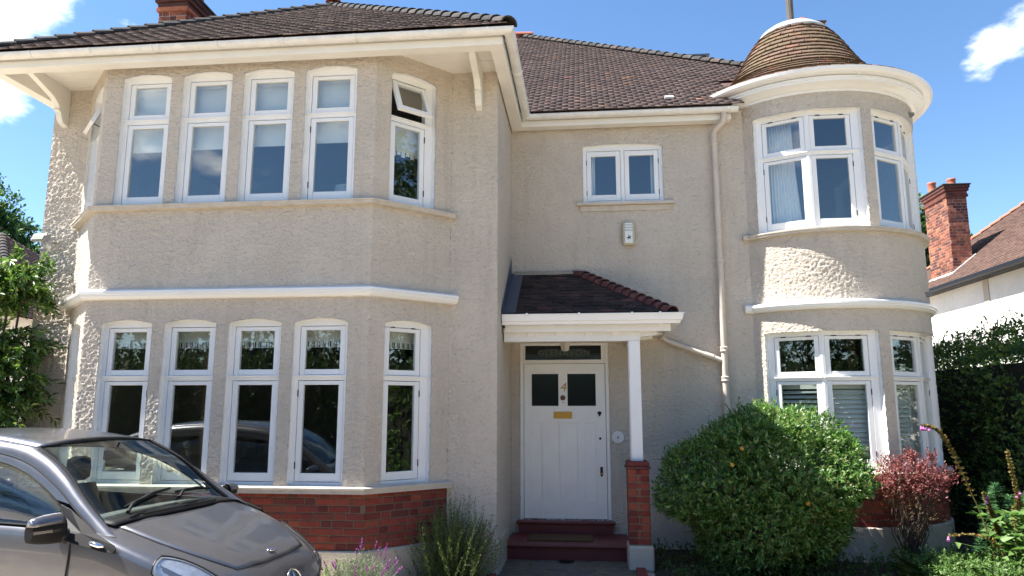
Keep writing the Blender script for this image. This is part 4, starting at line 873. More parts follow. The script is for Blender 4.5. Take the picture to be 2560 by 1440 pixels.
am = (TW1[0] + TW1[1]) / 2; fA, LA = tower_facet(TW1[0], am); fB, LB = tower_facet(am, TW1[1]); am2 = (TW2[0] + TW2[1]) / 2; fC, LC = tower_facet(TW2[0], am2); fD, LD = tower_facet(am2, TW2[1])
shutter(fA, LA, 'half-open louvred shutter at the left of the lower tower window', R(28)); shutter(fB, LB, 'closed grey louvred shutter in the right half of the wide lower tower window', R(56)); shutter(fC, LC, 'louvred shutter in the narrow-looking lower tower window beside the pier', R(52)); shutter(fD, LD, 'louvred shutter at the outer right side of the tower', R(52))
# table lamp and side table seen in the fourth upper bay window
t = thing('side_table', (-2.78, -1.62, 3.24), 'small side table behind the fourth upper bay window', 'table')
mb = MB(); mb.box(-2.98, -2.58, -1.82, -1.42, 3.74, 3.77); child(mb, 'top', M_WOOD, t)
for sx in (-2.96, -2.62):
    for sy in (-1.80, -1.46): mb = MB(); mb.box(sx, sx + .03, sy, sy + .03, 3.24, 3.74); child(mb, 'leg', M_WOOD, t)
t = thing('table_lamp', (-2.78, -1.62, 3.77), 'white table lamp seen dimly behind the fourth upper bay window', 'lamp')
mb = MB(); mb.lathe([(0.0, 3.77), (0.07, 3.775), (0.07, 3.79), (0.015, 3.81), (0.03, 3.9), (0.015, 4.0), (0.012, 4.12)], (-2.78, -1.62), 16); child(mb, 'base', M_PVC, t)
mb = MB(); mb.lathe([(0.16, 4.10), (0.11, 4.34)], (-2.78, -1.62), 24); child(mb, 'lamp_shade', M_BLIND, t, solid=.004)

# ================================================================== the car
car = thing('parked_car', (-2.13, -4.28, 0.0), 'grey hatchback car parked nose to the right in front of the bay', 'car', rz=R(-6.6))
mpaint, nt, out = mat_new('grey_metallic_paint'); n = N(nt)
g = n('ShaderNodeNewGeometry'); fl = n('ShaderNodeTexVoronoi', {'Vector': g.outputs['Position'], 'Scale': 900.0})
cr = n('ShaderNodeMix', {'Factor': fl.outputs['Distance'], 'A': (0.125, 0.125, 0.135, 1), 'B': (0.19, 0.19, 0.205, 1)}, data_type='RGBA')
dn = n('ShaderNodeTexNoise', {'Vector': g.outputs['Position'], 'Scale': 7.0, 'Detail': 8.0, 'Roughness': 0.7}); dr_ = n('ShaderNodeMapRange', {'Value': dn.outputs['Fac'], 'From Min': 0.35, 'From Max': 0.75, 'To Min': 0.30, 'To Max': 0.38})
bs = n('ShaderNodeBsdfPrincipled', {'Base Color': cr.outputs['Result'], 'Metallic': 0.75, 'Roughness': dr_.outputs[0], 'Coat Weight': 0.7, 'Coat Roughness': 0.06}); n.link(bs.outputs[0], out.inputs['Surface'])
M_CARG = mat_glass('car_glass', (0.96, 1.0, 0.98), 1.3); M_TINT = mat_glass('tinted_side_glass', (0.90, 0.96, 0.94), 1.7)
M_CHROME = mat_plain('chrome', (0.75, 0.76, 0.78), 0.08, metal=1.0); M_TRIMB = mat_plain('car_black_trim', (0.006, 0.006, 0.007), 0.6, spec=0.25, vary=0.3, vscale=14, vary_col=(0.018, 0.017, 0.016))
M_GRILL = mat_plain('grille_paint', (0.05, 0.055, 0.07), 0.3, metal=0.3); M_SEAT = mat_plain('seat_cloth', (0.022, 0.022, 0.024), 0.9); M_DASH = mat_plain('dashboard', (0.05, 0.053, 0.055), 0.75, bump=(120, 0.2, 0.002))
M_RUB = mat_plain('tyre_rubber', (0.02, 0.02, 0.02), 0.85); M_LAMPB = mat_plain('headlamp_bowl', (0.62, 0.63, 0.64), 0.36, metal=0.8, vary=0.6, vscale=22, vary_col=(0.25, 0.26, 0.28))
M_LAMPG = mat_glass('headlamp_lens', (0.96, 0.97, 0.98), 1.5)
def lut(tab):
    xs = [p[0] for p in tab][::-1]; ys = [p[1] for p in tab][::-1]
    def fn(x):                                   # smooth (catmull) interpolation
        x = min(max(x, xs[0]), xs[-1]); i = max(0, min(len(xs) - 2, int(np.searchsorted(xs, x)) - 1)); t = (x - xs[i]) / (xs[i + 1] - xs[i])
        m = lambda k: (ys[min(k + 1, len(ys) - 1)] - ys[max(k - 1, 0)]) / max(1e-6, xs[min(k + 1, len(xs) - 1)] - xs[max(k - 1, 0)])
        h = xs[i + 1] - xs[i]; t2, t3 = t * t, t ** 3
        return (2 * t3 - 3 * t2 + 1) * ys[i] + (t3 - 2 * t2 + t) * h * m(i) + (-2 * t3 + 3 * t2) * ys[i + 1] + (t3 - t2) * h * m(i + 1)
    return fn
Wd = lut([(0.0, .42), (-.04, .52), (-.10, .62), (-.20, .715), (-.40, .80), (-.70, .855), (-1.2, .88), (-2.2, .88), (-3.2, .87), (-3.6, .83), (-3.78, .76), (-3.88, .60)])
Zc = lut([(0.0, .50), (-.03, .565), (-.08, .635), (-.16, .70), (-.30, .775), (-.50, .855), (-.75, .94), (-.95, 1.0), (-1.2, 1.04), (-3.4, 1.06), (-3.7, 1.05), (-3.88, .90)])
Bl = lut([(0.0, .46), (-.04, .50), (-.10, .55), (-.20, .61), (-.35, .69), (-.55, .785), (-.75, .865), (-.95, .93), (-1.3, .965), (-2.0, .985), (-3.2, 1.02), (-3.7, 1.02), (-3.88, .86)])
def zdeck(x, y):
    w = Wd(x) * 0.955; q = min(1.0, abs(y) / w); return Zc(x) - (Zc(x) - Bl(x)) * (0.35 * q ** 2 + 0.65 * q ** 5)
xs = [0, -.02, -.05, -.09, -.14, -.2, -.28, -.37, -.47, -.58, -.7, -.82, -.95, -1.1, -1.3, -1.6, -2.0, -2.4, -2.8, -3.1, -3.35, -3.55, -3.7, -3.8, -3.88]
rows = []
for x in xs:
    w = Wd(x); b = Bl(x); side = [(w * .80, .19), (w * .93, .22), (w * .985, .32), (w, .46), (w * .998, .58), (w * .992, b - .16 if b > .78 else b - .08), (w * .985, b - .05), (w * .972, b - .018), (w * .955, b)]
    topv = [(w * .955 * q, zdeck(x, w * .955 * q)) for q in (.97, .93, .86, .76, .64, .5, .34, .17)]
    half = side + topv; rows.append([(x, -y_, z_) for y_, z_ in half] + [(x, 0, Zc(x))] + [(x, y_, z_) for y_, z_ in half[::-1]])
mb = MB(); iA, iB = xs.index(-1.1), xs.index(-3.55)          # the deck is open over the cabin
mb.grid(rows[:iA + 1]); mb.grid(rows[iB:]); mb.grid([r[:9] for r in rows[iA:iB + 1]]); mb.grid([r[-9:] for r in rows[iA:iB + 1]])
mb.quad(*rows[0]); mb.quad(*rows[-1][::-1]); body = mb.build('body', mpaint, car, smooth=True)
m_ = body.modifiers.new('w', 'WELD'); m_.merge_threshold = 0.0005
# bonnet: a separate pressed panel with its shut lines
def bon_rear(y): return -0.90 + 0.05 * (y / .66) ** 2 * -1 + 0.0
bon_side = lut([(-.05, .34), (-.12, .40), (-.18, .445), (-.28, .51), (-.42, .575), (-.6, .63), (-.8, .66), (-1.0, .67)])
rows = []; NB = 22
for i in range(NB + 1):
    tq = i / NB; row = []
    for j in range(25):
        sy = -1 + 2 * j / 24; xr_ = -.945 + .055 * (1 - sy * sy); xf = -.125 + .0 * sy - .05 * abs(sy) ** 3; x = xf + (xr_ - xf) * tq; y_ = sy * bon_side(x)
        crease = 0.008 * math.exp(-((abs(sy) - .62) / .12) ** 2); row.append((x, y_, zdeck(x, y_) + .003 + crease))
    rows.append(row)
mb = MB(); mb.grid(rows); mb.build('bonnet', mpaint, car, smooth=True, solid=0.004)
edge = [r[0] for r in rows] + rows[-1] + [r[-1] for r in rows[::-1]]
mb = MB(); mb.tube([(p[0], p[1] * 1.006, p[2] - .006) for p in rows[-1]], .005, 6); mb.build('shut_line', M_DARK, car)
for k in (0, -1):
    mb = MB(); mb.tube([(r[k][0], r[k][1] * 1.008, r[k][2] - .007) for r in rows], .004, 6); mb.build('shut_line', M_DARK, car)
# scuttle with its grilles and wiper arms
rows2 = []
for x_o in (0.0, -.05, -.10, -.15):
    row = []
    for j in range(25):
        sy = -1 + 2 * j / 24; y_ = sy * .70; x = -.945 + .055 * (1 - sy * sy) + x_o - .004; row.append((x, y_, zdeck(x, y_) + .014 + .004 * (x_o < -.04)))
    rows2.append(row)
mb = MB(); mb.grid(rows2); mb.build('scuttle', M_TRIMB, car, smooth=True, solid=.006)
mb = MB()
for j in range(70):
    y_ = -.42 + j * .012; x = -.945 + .055 * (1 - (y_ / .7) ** 2) - .055; z = zdeck(x, y_) + .024; mb.box(x - .025, x + .02, y_, y_ + .005, z - .004, z + .004)
o = mb.build('air_grille', M_BLACK, car); o['kind'] = 'stuff'
# pillars, roof, glass: curves given as (x, half-width, z)
def cl(pts, n_=22):
    pts = [Vector(p) for p in pts]; res = []
    for k in range(n_ + 1):
        s_ = k / n_ * (len(pts) - 1); i = min(int(s_), len(pts) - 2); t_ = s_ - i; p = lambda q: pts[max(0, min(len(pts) - 1, q))]
        a0, a1, a2, a3 = p(i - 1), p(i), p(i + 1), p(i + 2)
        res.append(0.5 * ((2 * a1) + (a2 - a0) * t_ + (2 * a0 - 5 * a1 + 4 * a2 - a3) * t_ * t_ + (3 * a1 - a0 - 3 * a2 + a3) * t_ ** 3))
    return res
Wc = cl([(-1.04, .700, 1.0), (-1.22, .665, 1.135), (-1.45, .615, 1.325), (-1.74, .575, 1.475)])
Wrf = cl([(-1.74, .575, 1.475), (-2.2, .565, 1.535), (-2.7, .56, 1.54), (-3.2, .55, 1.50), (-3.62, .54, 1.40)])
Ocr = cl([(-.86, .775, .925), (-1.14, .728, 1.105), (-1.44, .668, 1.305), (-1.76, .622, 1.452), (-2.2, .605, 1.515), (-2.7, .60, 1.52), (-3.2, .59, 1.48), (-3.62, .57, 1.38)], 44)
Dfr = cl([(-.98, .80, .935), (-1.20, .755, 1.075), (-1.48, .695, 1.255), (-1.80, .648, 1.40), (-2.2, .632, 1.465), (-2.7, .625, 1.47), (-3.2, .615, 1.43), (-3.55, .60, 1.33)], 44)
Gtp = cl([(-1.27, .760, 1.045), (-1.50, .712, 1.20), (-1.82, .668, 1.345), (-2.2, .65, 1.41), (-2.7, .643, 1.415), (-3.1, .635, 1.38), (-3.42, .63, 1.29)], 44)
Wfull = Wc + Wrf[1:]
for sgn in (-1, 1):
    m_ = lambda p: (p[0], p[1] * sgn, p[2]); side_n = ''
    Wi = [Wfull[int(k * (len(Wfull) - 1) / 44)] for k in range(45)]
    mb = MB(); mb.grid([[m_(a) for a in Wi], [m_(a * .5 + b * .5 + Vector((0, .004, .012))) for a, b in zip(Wi, Ocr)], [m_(a) for a in Ocr], [m_(a * .5 + b * .5 + Vector((0, .008, .002))) for a, b in zip(Ocr, Dfr)], [m_(a) for a in Dfr]]); mb.build('pillar', mpaint, car, smooth=True)
    mb = MB(); mb.tube([m_(p + Vector((0, .003, -.002))) for p in Dfr], .006, 6); mb.build('door_seal', M_DARK, car)
    dg_ = [Dfr[int(round((k * .92 + .08 * 44)))] if k * .92 + 3.5 < 44 else Dfr[-1] for k in range(45)]
    dg_, Gs = dg_[5:], Gtp[5:]
    mb = MB(); mb.grid([[m_(p + Vector((0, .004, -.006))) for p in dg_], [m_(a * .5 + b * .5 + Vector((0, .008, 0))) for a, b in zip(dg_, Gs)], [m_(p) for p in Gs]]); mb.build('window_frame', mpaint, car, smooth=True)
    mb = MB(); mb.tube([m_(p) for p in Gtp], .007, 6); mb.tube([m_((x, .815 - .03 * (k / 8) ** 2 * 0, Bl(x) + .012)) for k, x in enumerate((-1.26, -1.5, -1.8, -2.1, -2.4, -2.7, -3.0, -3.3, -3.5))], .008, 6); mb.build('window_seal', M_BLACK, car)
    belt = [Vector((p[0] if k else -1.26, .815, Bl(p[0]) + .01)) for k, p in enumerate(Gtp)]
    mb = MB(); mb.grid([[m_(p) for p in Gtp], [m_(a * .5 + b * .5 + Vector((0, .012, 0))) for a, b in zip(Gtp, belt)], [m_(p) for p in belt]]); mb.build('side_window', M_TINT, car, smooth=True, solid=.004)
    # black sail panel ahead of the door glass, with a side repeater
    sail = [(-1.285, .757, 1.055), (-1.27, .835, .975), (-1.25, .868, .93), (-1.09, .870, .892), (-.86, .863, .845), (-.79, .855, .84), (-.775, .848, .858), (-.80, .838, .885), (-.95, .818, .945), (-1.06, .795, 1.005), (-1.22, .762, 1.085), (-1.33, .735, 1.115)]
    mb = MB(); nn = len(sail); ctr_ = sum((Vector(p) for p in sail), Vector()) / nn + Vector((0, .012, 0)); mb.v += [m_(Vector(p) + Vector((0, .022, .004))) for p in sail] + [m_(ctr_ + Vector((0, .022, 0)))]; mb.f += [(k, (k + 1) % nn, nn) for k in range(nn)]; mb.build('sail_panel', M_TRIMB, car, solid=.012, bevel=.003)
    mb = MB(); mb.tube([m_((-.965, .888, .905)), m_((-.935, .894, .900)), m_((-.885, .892, .890)), m_((-.855, .886, .884))], [.006, .016, .016, .006], 10); mb.build('side_badge', M_CHROME, car, smooth=True)
    # mirror: painted cap, indicator strip, black foot
    base = Vector((-1.20, 0, .965)); rows = []
    for k in range(9):
        q = k / 8; yy = .885 + .215 * q; hh = .092 * (1 - .30 * q ** 2.5); dd = .058 * (1 - .3 * q ** 3); cx0 = -1.20 - .035 * q
        rows.append([(cx0 + dd * math.cos(a_) * (1 if math.cos(a_) > 0 else .55), sgn * yy, .985 + hh * .98 * math.sin(a_) + .006 * q) for a_ in [i * 2 * math.pi / 20 for i in range(20)]])
    mb = MB(); mb.grid(rows, close_v=True); mb.quad(*rows[0]); mb.quad(*rows[-1]); mir = mb.build('wing_mirror', M_TRIMB, car, smooth=True)
    rows_c = [[(p[0] + .004 * (1 if p[0] > -1.21 else 0), p[1] + sgn * .002, p[2] + .003) for p in r[1:10]] for r in rows[1:]]; rows_c = [[(p[0] + .012, p[1], p[2] + .010) for p in r] for r in rows_c]
    mb = MB(); mb.grid(rows_c); mb.quad(*rows_c[-1]); mb.build('mirror_cap', mpaint, mir, smooth=True, solid=.004)
    mb = MB(); mb.grid([[(p[0] + .006, p[1], .99 + dz_) for p in (r[0] for r in rows[1:])] for dz_ in (-.012, .006)]); mb.build('indicator', M_LAMPG, mir, solid=.004)
    mb = MB(); mb.tube([(-1.17, sgn * .80, .925), (-1.18, sgn * .86, .935), (-1.19, sgn * .91, .955)], [.055, .05, .03], 10); mb.build('mirror_foot', M_BLACK, mir, smooth=True)
    # door shut line and handle
    mb = MB(); mb.tube([(-1.13, sgn * .861, .905), (-1.127, sgn * .871, .86), (-1.125, sgn * .8765, .80), (-1.13, sgn * .881, .70), (-1.14, sgn * .8825, .58), (-1.17, sgn * .8825, .46), (-1.20, sgn * .871, .33)], .0055, 6); mb.tube([(-2.55, sgn * .845, .99), (-2.55, sgn * (.879), .8), (-2.50, sgn * .882, .5), (-2.40, sgn * .872, .33)], .0045, 6); mb.build('shut_line', M_DARK, car)
    mb = MB(); mb.tube([(-2.30, sgn * .89, .86), (-2.28, sgn * .905, .865), (-2.40, sgn * .905, .872), (-2.42, sgn * .89, .87)], .012, 8); mb.build('door_handle', M_CHROME, car)
    # headlamp: swept-back lens wrapping from the bonnet edge over the wing
    rows = []
    for i in range(13):
        q = i / 12; x = -.075 - .47 * q; w = Wd(x); env = math.sin(math.pi * (.06 + .88 * q)) ** .55; qi = 1 - (.11 + .05 * q) * env; row = []
        for s_ in [j / 6 for j in range(7)]: qq = qi + (1 - qi) * s_; row.append((x + .010, sgn * w * .955 * qq, zdeck(x, w * .955 * qq) + .012))
        for s_ in (.25, .5, .75, 1.0): row.append((x + .012, sgn * (w * (.955 + .035 * s_ ** .5) + .012), Bl(x) + .002 - .15 * env * s_))
        rows.append(row)
    mb = MB(); mb.grid(rows); hl = mb.build('headlight', M_LAMPG, car, smooth=True, solid=.004)
    mb = MB(); mb.grid([[(p[0] - .008, p[1] - sgn * .006, p[2] - .008) for p in r] for r in rows]); mb.build('reflector', M_LAMPB, hl, smooth=True)
    for (i_, j_, rr) in ((3, 7, .045), (7, 7, .055)):
        p = rows[i_][j_]; mb = MB(); mb.tube([(p[0] - .03, p[1] - sgn * .02, p[2] - .03), (p[0] + .004, p[1] + sgn * .002, p[2] - .004)], [rr, rr * .85], 16); mb.build('lamp_ring', M_CHROME, hl)
    mb = MB(); mb.tube([rows[i][0] for i in range(13)], .006, 6); mb.tube(rows[12], .005, 6); mb.tube([rows[i][-1] for i in range(13)], .005, 6); mb.build('lamp_seal', M_BLACK, hl)
# roof and windscreen
mb = MB(); rows = []
for p in Wrf:
    rows.append([(p.x + .02 * (1 - s_ * s_) * (1 if p.x > -1.9 else 0), p.y * s_, p.z + .05 * (1 - s_ * s_) ** .8) for s_ in [-1 + 2 * j / 12 for j in range(13)]])
mb.grid(rows); mb.build('roof', mpaint, car, smooth=True, solid=.01)
mb = MB(); rows = []
for p in Wc:
    rows.append([(p.x + .075 * (1 - s_ * s_), p.y * s_, p.z + .035 * (1 - s_ * s_) - .0) for s_ in [-1 + 2 * j / 16 for j in range(17)]])
mb.grid(rows); mb.build('windscreen', M_CARG, car, smooth=True, solid=.005)
mb = MB()
mb.tube([Vector(rows[-1][j]) + Vector((.002, 0, .004)) for j in range(17)], .008, 6); mb.tube([Vector(r[0]) + Vector((.004, -.004, .004)) for r in rows], .011, 6); mb.tube([Vector(r[-1]) + Vector((.004, .004, .004)) for r in rows], .011, 6); mb.build('windscreen_seal', M_BLACK, car)
mb = MB(); rr = []
for p in cl([(-3.62, .54, 1.40), (-3.70, .56, 1.2), (-3.76, .60, 1.0)], 8): rr.append([(p.x - .06 * (1 - s_ * s_), p.y * s_, p.z + .03 * (1 - s_ * s_)) for s_ in [-1 + 2 * j / 10 for j in range(11)]])
mb.grid(rr); mb.build('rear_window', M_TINT, car, smooth=True, solid=.005)
def wsz(x, y):                                   # height of the windscreen surface
    s_ = min(1.0, abs(y) / .68); xw = x - .075 * (1 - s_ * s_); pts_ = sorted((p.x, p.z) for p in Wc)
    return float(np.interp(xw, [p[0] for p in pts_], [p[1] for p in pts_])) + .035 * (1 - s_ * s_)
for y0_, y1_, ya in ((-.54, .02, -.40), (.0, .52, .14)):
    P_ = lambda x, y, h: Vector((x, y, max(wsz(x, y), zdeck(x, y)) + h))
    p0, p1, p2 = P_(-.985, y0_, .035), P_(-1.045, ya, .035), P_(-1.075, y1_ - .14, .028)
    mb = MB(); mb.tube([p0, p0.lerp(p1, .5) + Vector((0, 0, .012)), p1, p2], [.014, .013, .010, .007], 6); wp = mb.build('wiper', M_BLACK, car)
    mb = MB(); mb.tube([P_(-1.05, ya - .10, .022), P_(-1.075, (ya + y1_) / 2, .022), P_(-1.09, y1_, .020)], [.010, .015, .009], 6); mb.build('blade', M_BLACK, wp)
# nose: grille with slats and the three-pointed star, lower intake, badge on the bonnet
mb = MB(); GR = []
for i in range(7):
    z = .45 + .165 * i / 6; GR.append([(.012 + .0 - .055 * (y_ / .40) ** 2 - .115 * (i / 6) ** 1.5, y_ * (0.82 + .18 * i / 6), z) for y_ in [-.40 + .8 * j / 16 for j in range(17)]])
mb.grid(GR); gr = mb.build('grille', M_BLACK, car, solid=.01)
for i in (1, 2.6, 4.2):
    k0 = int(i); row = [Vector(GR[k0][j]) * (1 - (i - k0)) + Vector(GR[k0 + 1][j]) * (i - k0) + Vector((.012, 0, 0)) for j in range(1, 16)]
    mb = MB(); mb.grid([[p + Vector((0, 0, -.016)) for p in row], [p + Vector((.012, 0, 0)) for p in row], [p + Vector((0, 0, .016)) for p in row]]); mb.build('grille_slat', M_GRILL, gr, smooth=False)
mb = MB(); mb.tube([Vector(p) + Vector((.012, 0, .004)) for p in GR[6]], .012, 8); mb.build('chrome_strip', M_CHROME, gr)
c0 = Vector((.02, 0, .525)); tilt_ = Matrix.Translation(c0) @ Matrix.Rotation(R(-24), 4, 'Y')
mb = MB(); mb.tube([tilt_ @ Vector((0, .085 * math.cos(a_), .085 * math.sin(a_))) for a_ in [i * 2 * math.pi / 32 for i in range(33)]], .009, 8, cap=False); star = mb.build('star_badge', M_CHROME, gr, smooth=True)
mb = MB()
for k in range(3):
    a_ = R(90 + 120 * k); tip = tilt_ @ Vector((.004, .083 * math.cos(a_), .083 * math.sin(a_))); ctr = tilt_ @ Vector((.014, 0, 0))
    for q in (-1, 1): sd = tilt_ @ Vector((.002, .018 * math.cos(a_ + q * R(60)), .018 * math.sin(a_ + q * R(60)))); mb.quad(ctr, tip, sd)
mb.build('star', M_CHROME, star)
zb_ = zdeck(-.19, 0) + .012
mb = MB(); mb.tube([(-.19, 0, zb_ - .002), (-.19 + .001, 0, zb_ + .006)], .028, 20); bd = mb.build('bonnet_badge', M_CHROME, car)
mb = MB(); mb.tube([(-.19, 0, zb_ + .006), (-.19, 0, zb_ + .0075)], .02, 20); mb.build('badge_enamel', mat_plain('blue_enamel', (0.02, 0.05, 0.2), 0.2), bd)
mb = MB(); mb.box(-.02, .022, -.45, .45, .22, .32, fn=lambda x, y, z: (x - .16 * (y / .55) ** 2, y, z)); mb.build('intake', M_BLACK, car)
mb = MB(); mb.box(.0, .03, -.26, .26, .34, .44); mb.build('number_plate', M_PVC, car)
# wheels
for x in (-.78, -3.35):
    for sgn in (-1, 1):
        c_ = Vector((x, sgn * .77, .31)); mb = MB(); pr = [(.19, -.09), (.27, -.1), (.305, -.085), (.31, -.05), (.31, .05), (.305, .085), (.27, .1), (.19, .09)]
        mb.grid([[(c_.x + r_ * math.cos(a_), c_.y + o_, c_.z + r_ * math.sin(a_)) for r_, o_ in pr] for a_ in [i * 2 * math.pi / 32 for i in range(32)]], close_u=True); wh = mb.build('wheel', M_RUB, car, smooth=True)
        mb = MB(); mb.tube([(c_.x, c_.y + sgn * .07, c_.z), (c_.x, c_.y + sgn * .09, c_.z)], [.20, .05], 24); mb.build('rim', M_GREYM, wh)
        for k in range(7):
            a_ = 2 * math.pi * k / 7; mb = MB(); mb.tube([(c_.x + .03 * math.cos(a_), c_.y + sgn * .1, c_.z + .03 * math.sin(a_)), (c_.x + .2 * math.cos(a_), c_.y + sgn * .09, c_.z + .2 * math.sin(a_))], [.03, .02], 6); mb.build('spoke', M_GREYM, wh)
        mb = MB(); mb.tube([(x, sgn * .885, .31)] * 1 + [(x, sgn * (Wd(x) + .004), .31)], .345, 32); mb.build('wheel_arch', M_BLACK, car)
# interior: dashboard, steering wheel, seats with head restraints
mb = MB(); mb.grid([[(x, y_, z + .02 * (1 - (y_ / .68) ** 2)) for y_ in [-.68 + 1.36 * j / 10 for j in range(11)]] for x, z in ((-.96, .985), (-1.12, 1.0), (-1.35, .985), (-1.42, .93), (-1.44, .7))]); mb.build('dashboard', M_DASH, car, smooth=True)
mb = MB(); ct = Vector((-1.62, -.36, .93)); mb.tube([ct + Vector((.10 * math.sin(a_) * .9, .185 * math.cos(a_), .17 * math.sin(a_))) for a_ in [i * 2 * math.pi / 24 for i in range(25)]], .016, 8, cap=False); mb.tube([ct, (-1.42, -.36, .85)], .03, 8); mb.build('steering_wheel', M_SEAT, car)
for sy in (-.36, .36):
    for xo, hz in ((-1.95, 0), (-2.85, .03)):
        mb = MB(); mb.grid([[(xo - .28 * q + .06 * math.cos(a_), sy + .23 * (1 - .25 * q) * math.sin(a_), .50 + hz + .62 * q) for a_ in [i * 2 * math.pi / 16 for i in range(16)]] for q in (0, .3, .6, .85, 1.0)], close_v=True); mb.box(xo - .05, xo + .42, sy - .24, sy + .24, .42 + hz, .56 + hz); st = mb.build('seat', M_SEAT, car, smooth=True)
        mb = MB(); mb.grid([[(xo - .30 + .05 * math.cos(a_) * k_, sy + .13 * math.sin(a_) * k_, z) for a_ in [i * 2 * math.pi / 16 for i in range(16)]] for z, k_ in ((1.15 + hz, .6), (1.17 + hz, .95), (1.25 + hz, 1.0), (1.33 + hz, .9), (1.35 + hz, .5))], close_v=True); mb.build('head_restraint', M_SEAT, st, smooth=True)
mb = MB(); mb.box(-1.62, -1.60, -.09, .13, 1.36, 1.43); mb.tube([(-1.60, .02, 1.43), (-1.58, .02, 1.49)], .01, 6); mb.build('rear_view_mirror', M_BLACK, car)
mb = MB(); mb.box(-3.6, -.6, -.78, .78, .30, .40); mb.build('floor_pan', M_SEAT, car)
# ================================================================== plants
GREEN = lambda *s: [(i / (len(s) - 1), c) for i, c in enumerate(s)]
L_HYP = mat_leaf('hypericum_leaf', GREEN((0.026, 0.072, 0.016), (0.06, 0.155, 0.028), (0.115, 0.245, 0.05), (0.19, 0.31, 0.085), (0.25, 0.24, 0.10)), .36, .33, .5)
L_BARB = mat_leaf('barberry_leaf', GREEN((0.12, 0.03, 0.03), (0.22, 0.06, 0.06), (0.30, 0.12, 0.11), (0.10, 0.04, 0.03)), .3, .45)
L_BARB2 = mat_leaf('barberry_old_leaf', GREEN((0.045, 0.025, 0.012), (0.09, 0.05, 0.02), (0.07, 0.06, 0.02)), .25, .5)
L_ROSE = mat_leaf('rosemary_needle', GREEN((0.04, 0.08, 0.025), (0.09, 0.15, 0.04), (0.16, 0.22, 0.06), (0.10, 0.10, 0.04)), .25, .55)
L_LAV = mat_leaf('lavender_leaf', GREEN((0.12, 0.15, 0.09), (0.20, 0.24, 0.15), (0.26, 0.30, 0.19)), .25, .65)
L_LAVF = mat_leaf('lavender_flower', GREEN((0.17, 0.045, 0.18), (0.27, 0.07, 0.26), (0.34, 0.14, 0.34)), .4, .6)
L_COT = mat_leaf('shrub_leaf', GREEN((0.03, 0.065, 0.016), (0.06, 0.13, 0.028), (0.12, 0.20, 0.045), (0.20, 0.27, 0.075)), .38, .35)
L_HEDGE = mat_leaf('hedge_leaf', GREEN((0.018, 0.048, 0.012), (0.045, 0.10, 0.022), (0.09, 0.165, 0.032), (0.14, 0.20, 0.04)), .3, .4)
L_OAK = mat_leaf('oak_leaf', GREEN((0.022, 0.058, 0.020), (0.045, 0.105, 0.028), (0.08, 0.15, 0.04)), .35, .5)
L_DARK = mat_leaf('evergreen_leaf', GREEN((0.012, 0.03, 0.012), (0.03, 0.06, 0.018), (0.06, 0.10, 0.025)), .3, .45)
L_FOX = mat_leaf('foxglove_leaf', GREEN((0.06, 0.13, 0.03), (0.12, 0.22, 0.055), (0.18, 0.28, 0.09)), .35, .55)
L_EUPH = mat_leaf('euphorbia_leaf', GREEN((0.045, 0.12, 0.06), (0.09, 0.20, 0.09), (0.16, 0.28, 0.12)), .3, .45)
L_GRASS = mat_leaf('strap_leaf', GREEN((0.03, 0.065, 0.015), (0.07, 0.12, 0.03), (0.16, 0.17, 0.06)), .3, .45)
L_POD = mat_leaf('seed_pod', GREEN((0.13, 0.14, 0.03), (0.20, 0.17, 0.05), (0.24, 0.12, 0.04)), .2, .6)
L_PINK = mat_leaf('foxglove_bell', GREEN((0.42, 0.14, 0.36), (0.60, 0.30, 0.54)), .45, .5)
L_YEL = mat_leaf('yellow_flower', GREEN((0.48, 0.25, 0.02), (0.58, 0.36, 0.04)), .3, .5)
def unit(v): return v / np.maximum(1e-9, np.linalg.norm(v, axis=-1, keepdims=True))
def rdir(n): return unit(RNG.normal(size=(n, 3)))
def leaf_arrays(P, D, Nv, L, W, fold=0.18, droop=0.12):
    D = unit(D); S = unit(np.cross(D, Nv)); Nn = np.cross(S, D); L = L[:, None]; W = W[:, None]
    mid = P + D * L * 0.45
    V = np.stack([P, mid + S * W * .5 + Nn * W * fold, P + D * L - Nn * L * droop, mid - S * W * .5 + Nn * W * fold], 1).reshape(-1, 3)
    i = np.arange(len(P))[:, None] * 4; F = np.concatenate([i + np.array([[0, 1, 2]]), i + np.array([[0, 2, 3]])]); return V, F
def foliage(name, mat, parent, P, D, Nv, L, W, loc=(0, 0, 0), **k):
    V, F = leaf_arrays(P, D, Nv, L, W, **k); V = V - np.array(loc); o = link(name, np_mesh(name, V, F, mat), parent); return o
def sprigs(A, D, tl, k, ll, lw, spread=0.9, up=0.2, vary=0.35):
    """leaves in pairs along short twigs starting at A in direction D"""
    n = len(A); D = unit(D); s = np.linspace(0.15, 1.0, k)[None, :, None]; TL = (tl * RNG.uniform(.6, 1.3, n))[:, None, None]
    P = A[:, None, :] + D[:, None, :] * s * TL
    r = rdir(n * k).reshape(n, k, 3); r = unit(r - (r * D[:, None, :]).sum(-1, keepdims=True) * D[:, None, :])
    q = r.copy(); q[:, 1::2] = -q[:, 0:-1:2] if k % 2 == 0 else q[:, 1::2]
    LD = unit(q * spread + D[:, None, :] * (0.35 + 0.8 * s) + np.array([0, 0, up]))
    Nn = unit(D[:, None, :] + np.array([0, 0, .6]) + RNG.normal(size=(n, k, 3)) * .35)
    L = ll * RNG.uniform(1 - vary, 1 + vary, n * k); return P.reshape(-1, 3), LD.reshape(-1, 3), Nn.reshape(-1, 3), L, L * lw / ll
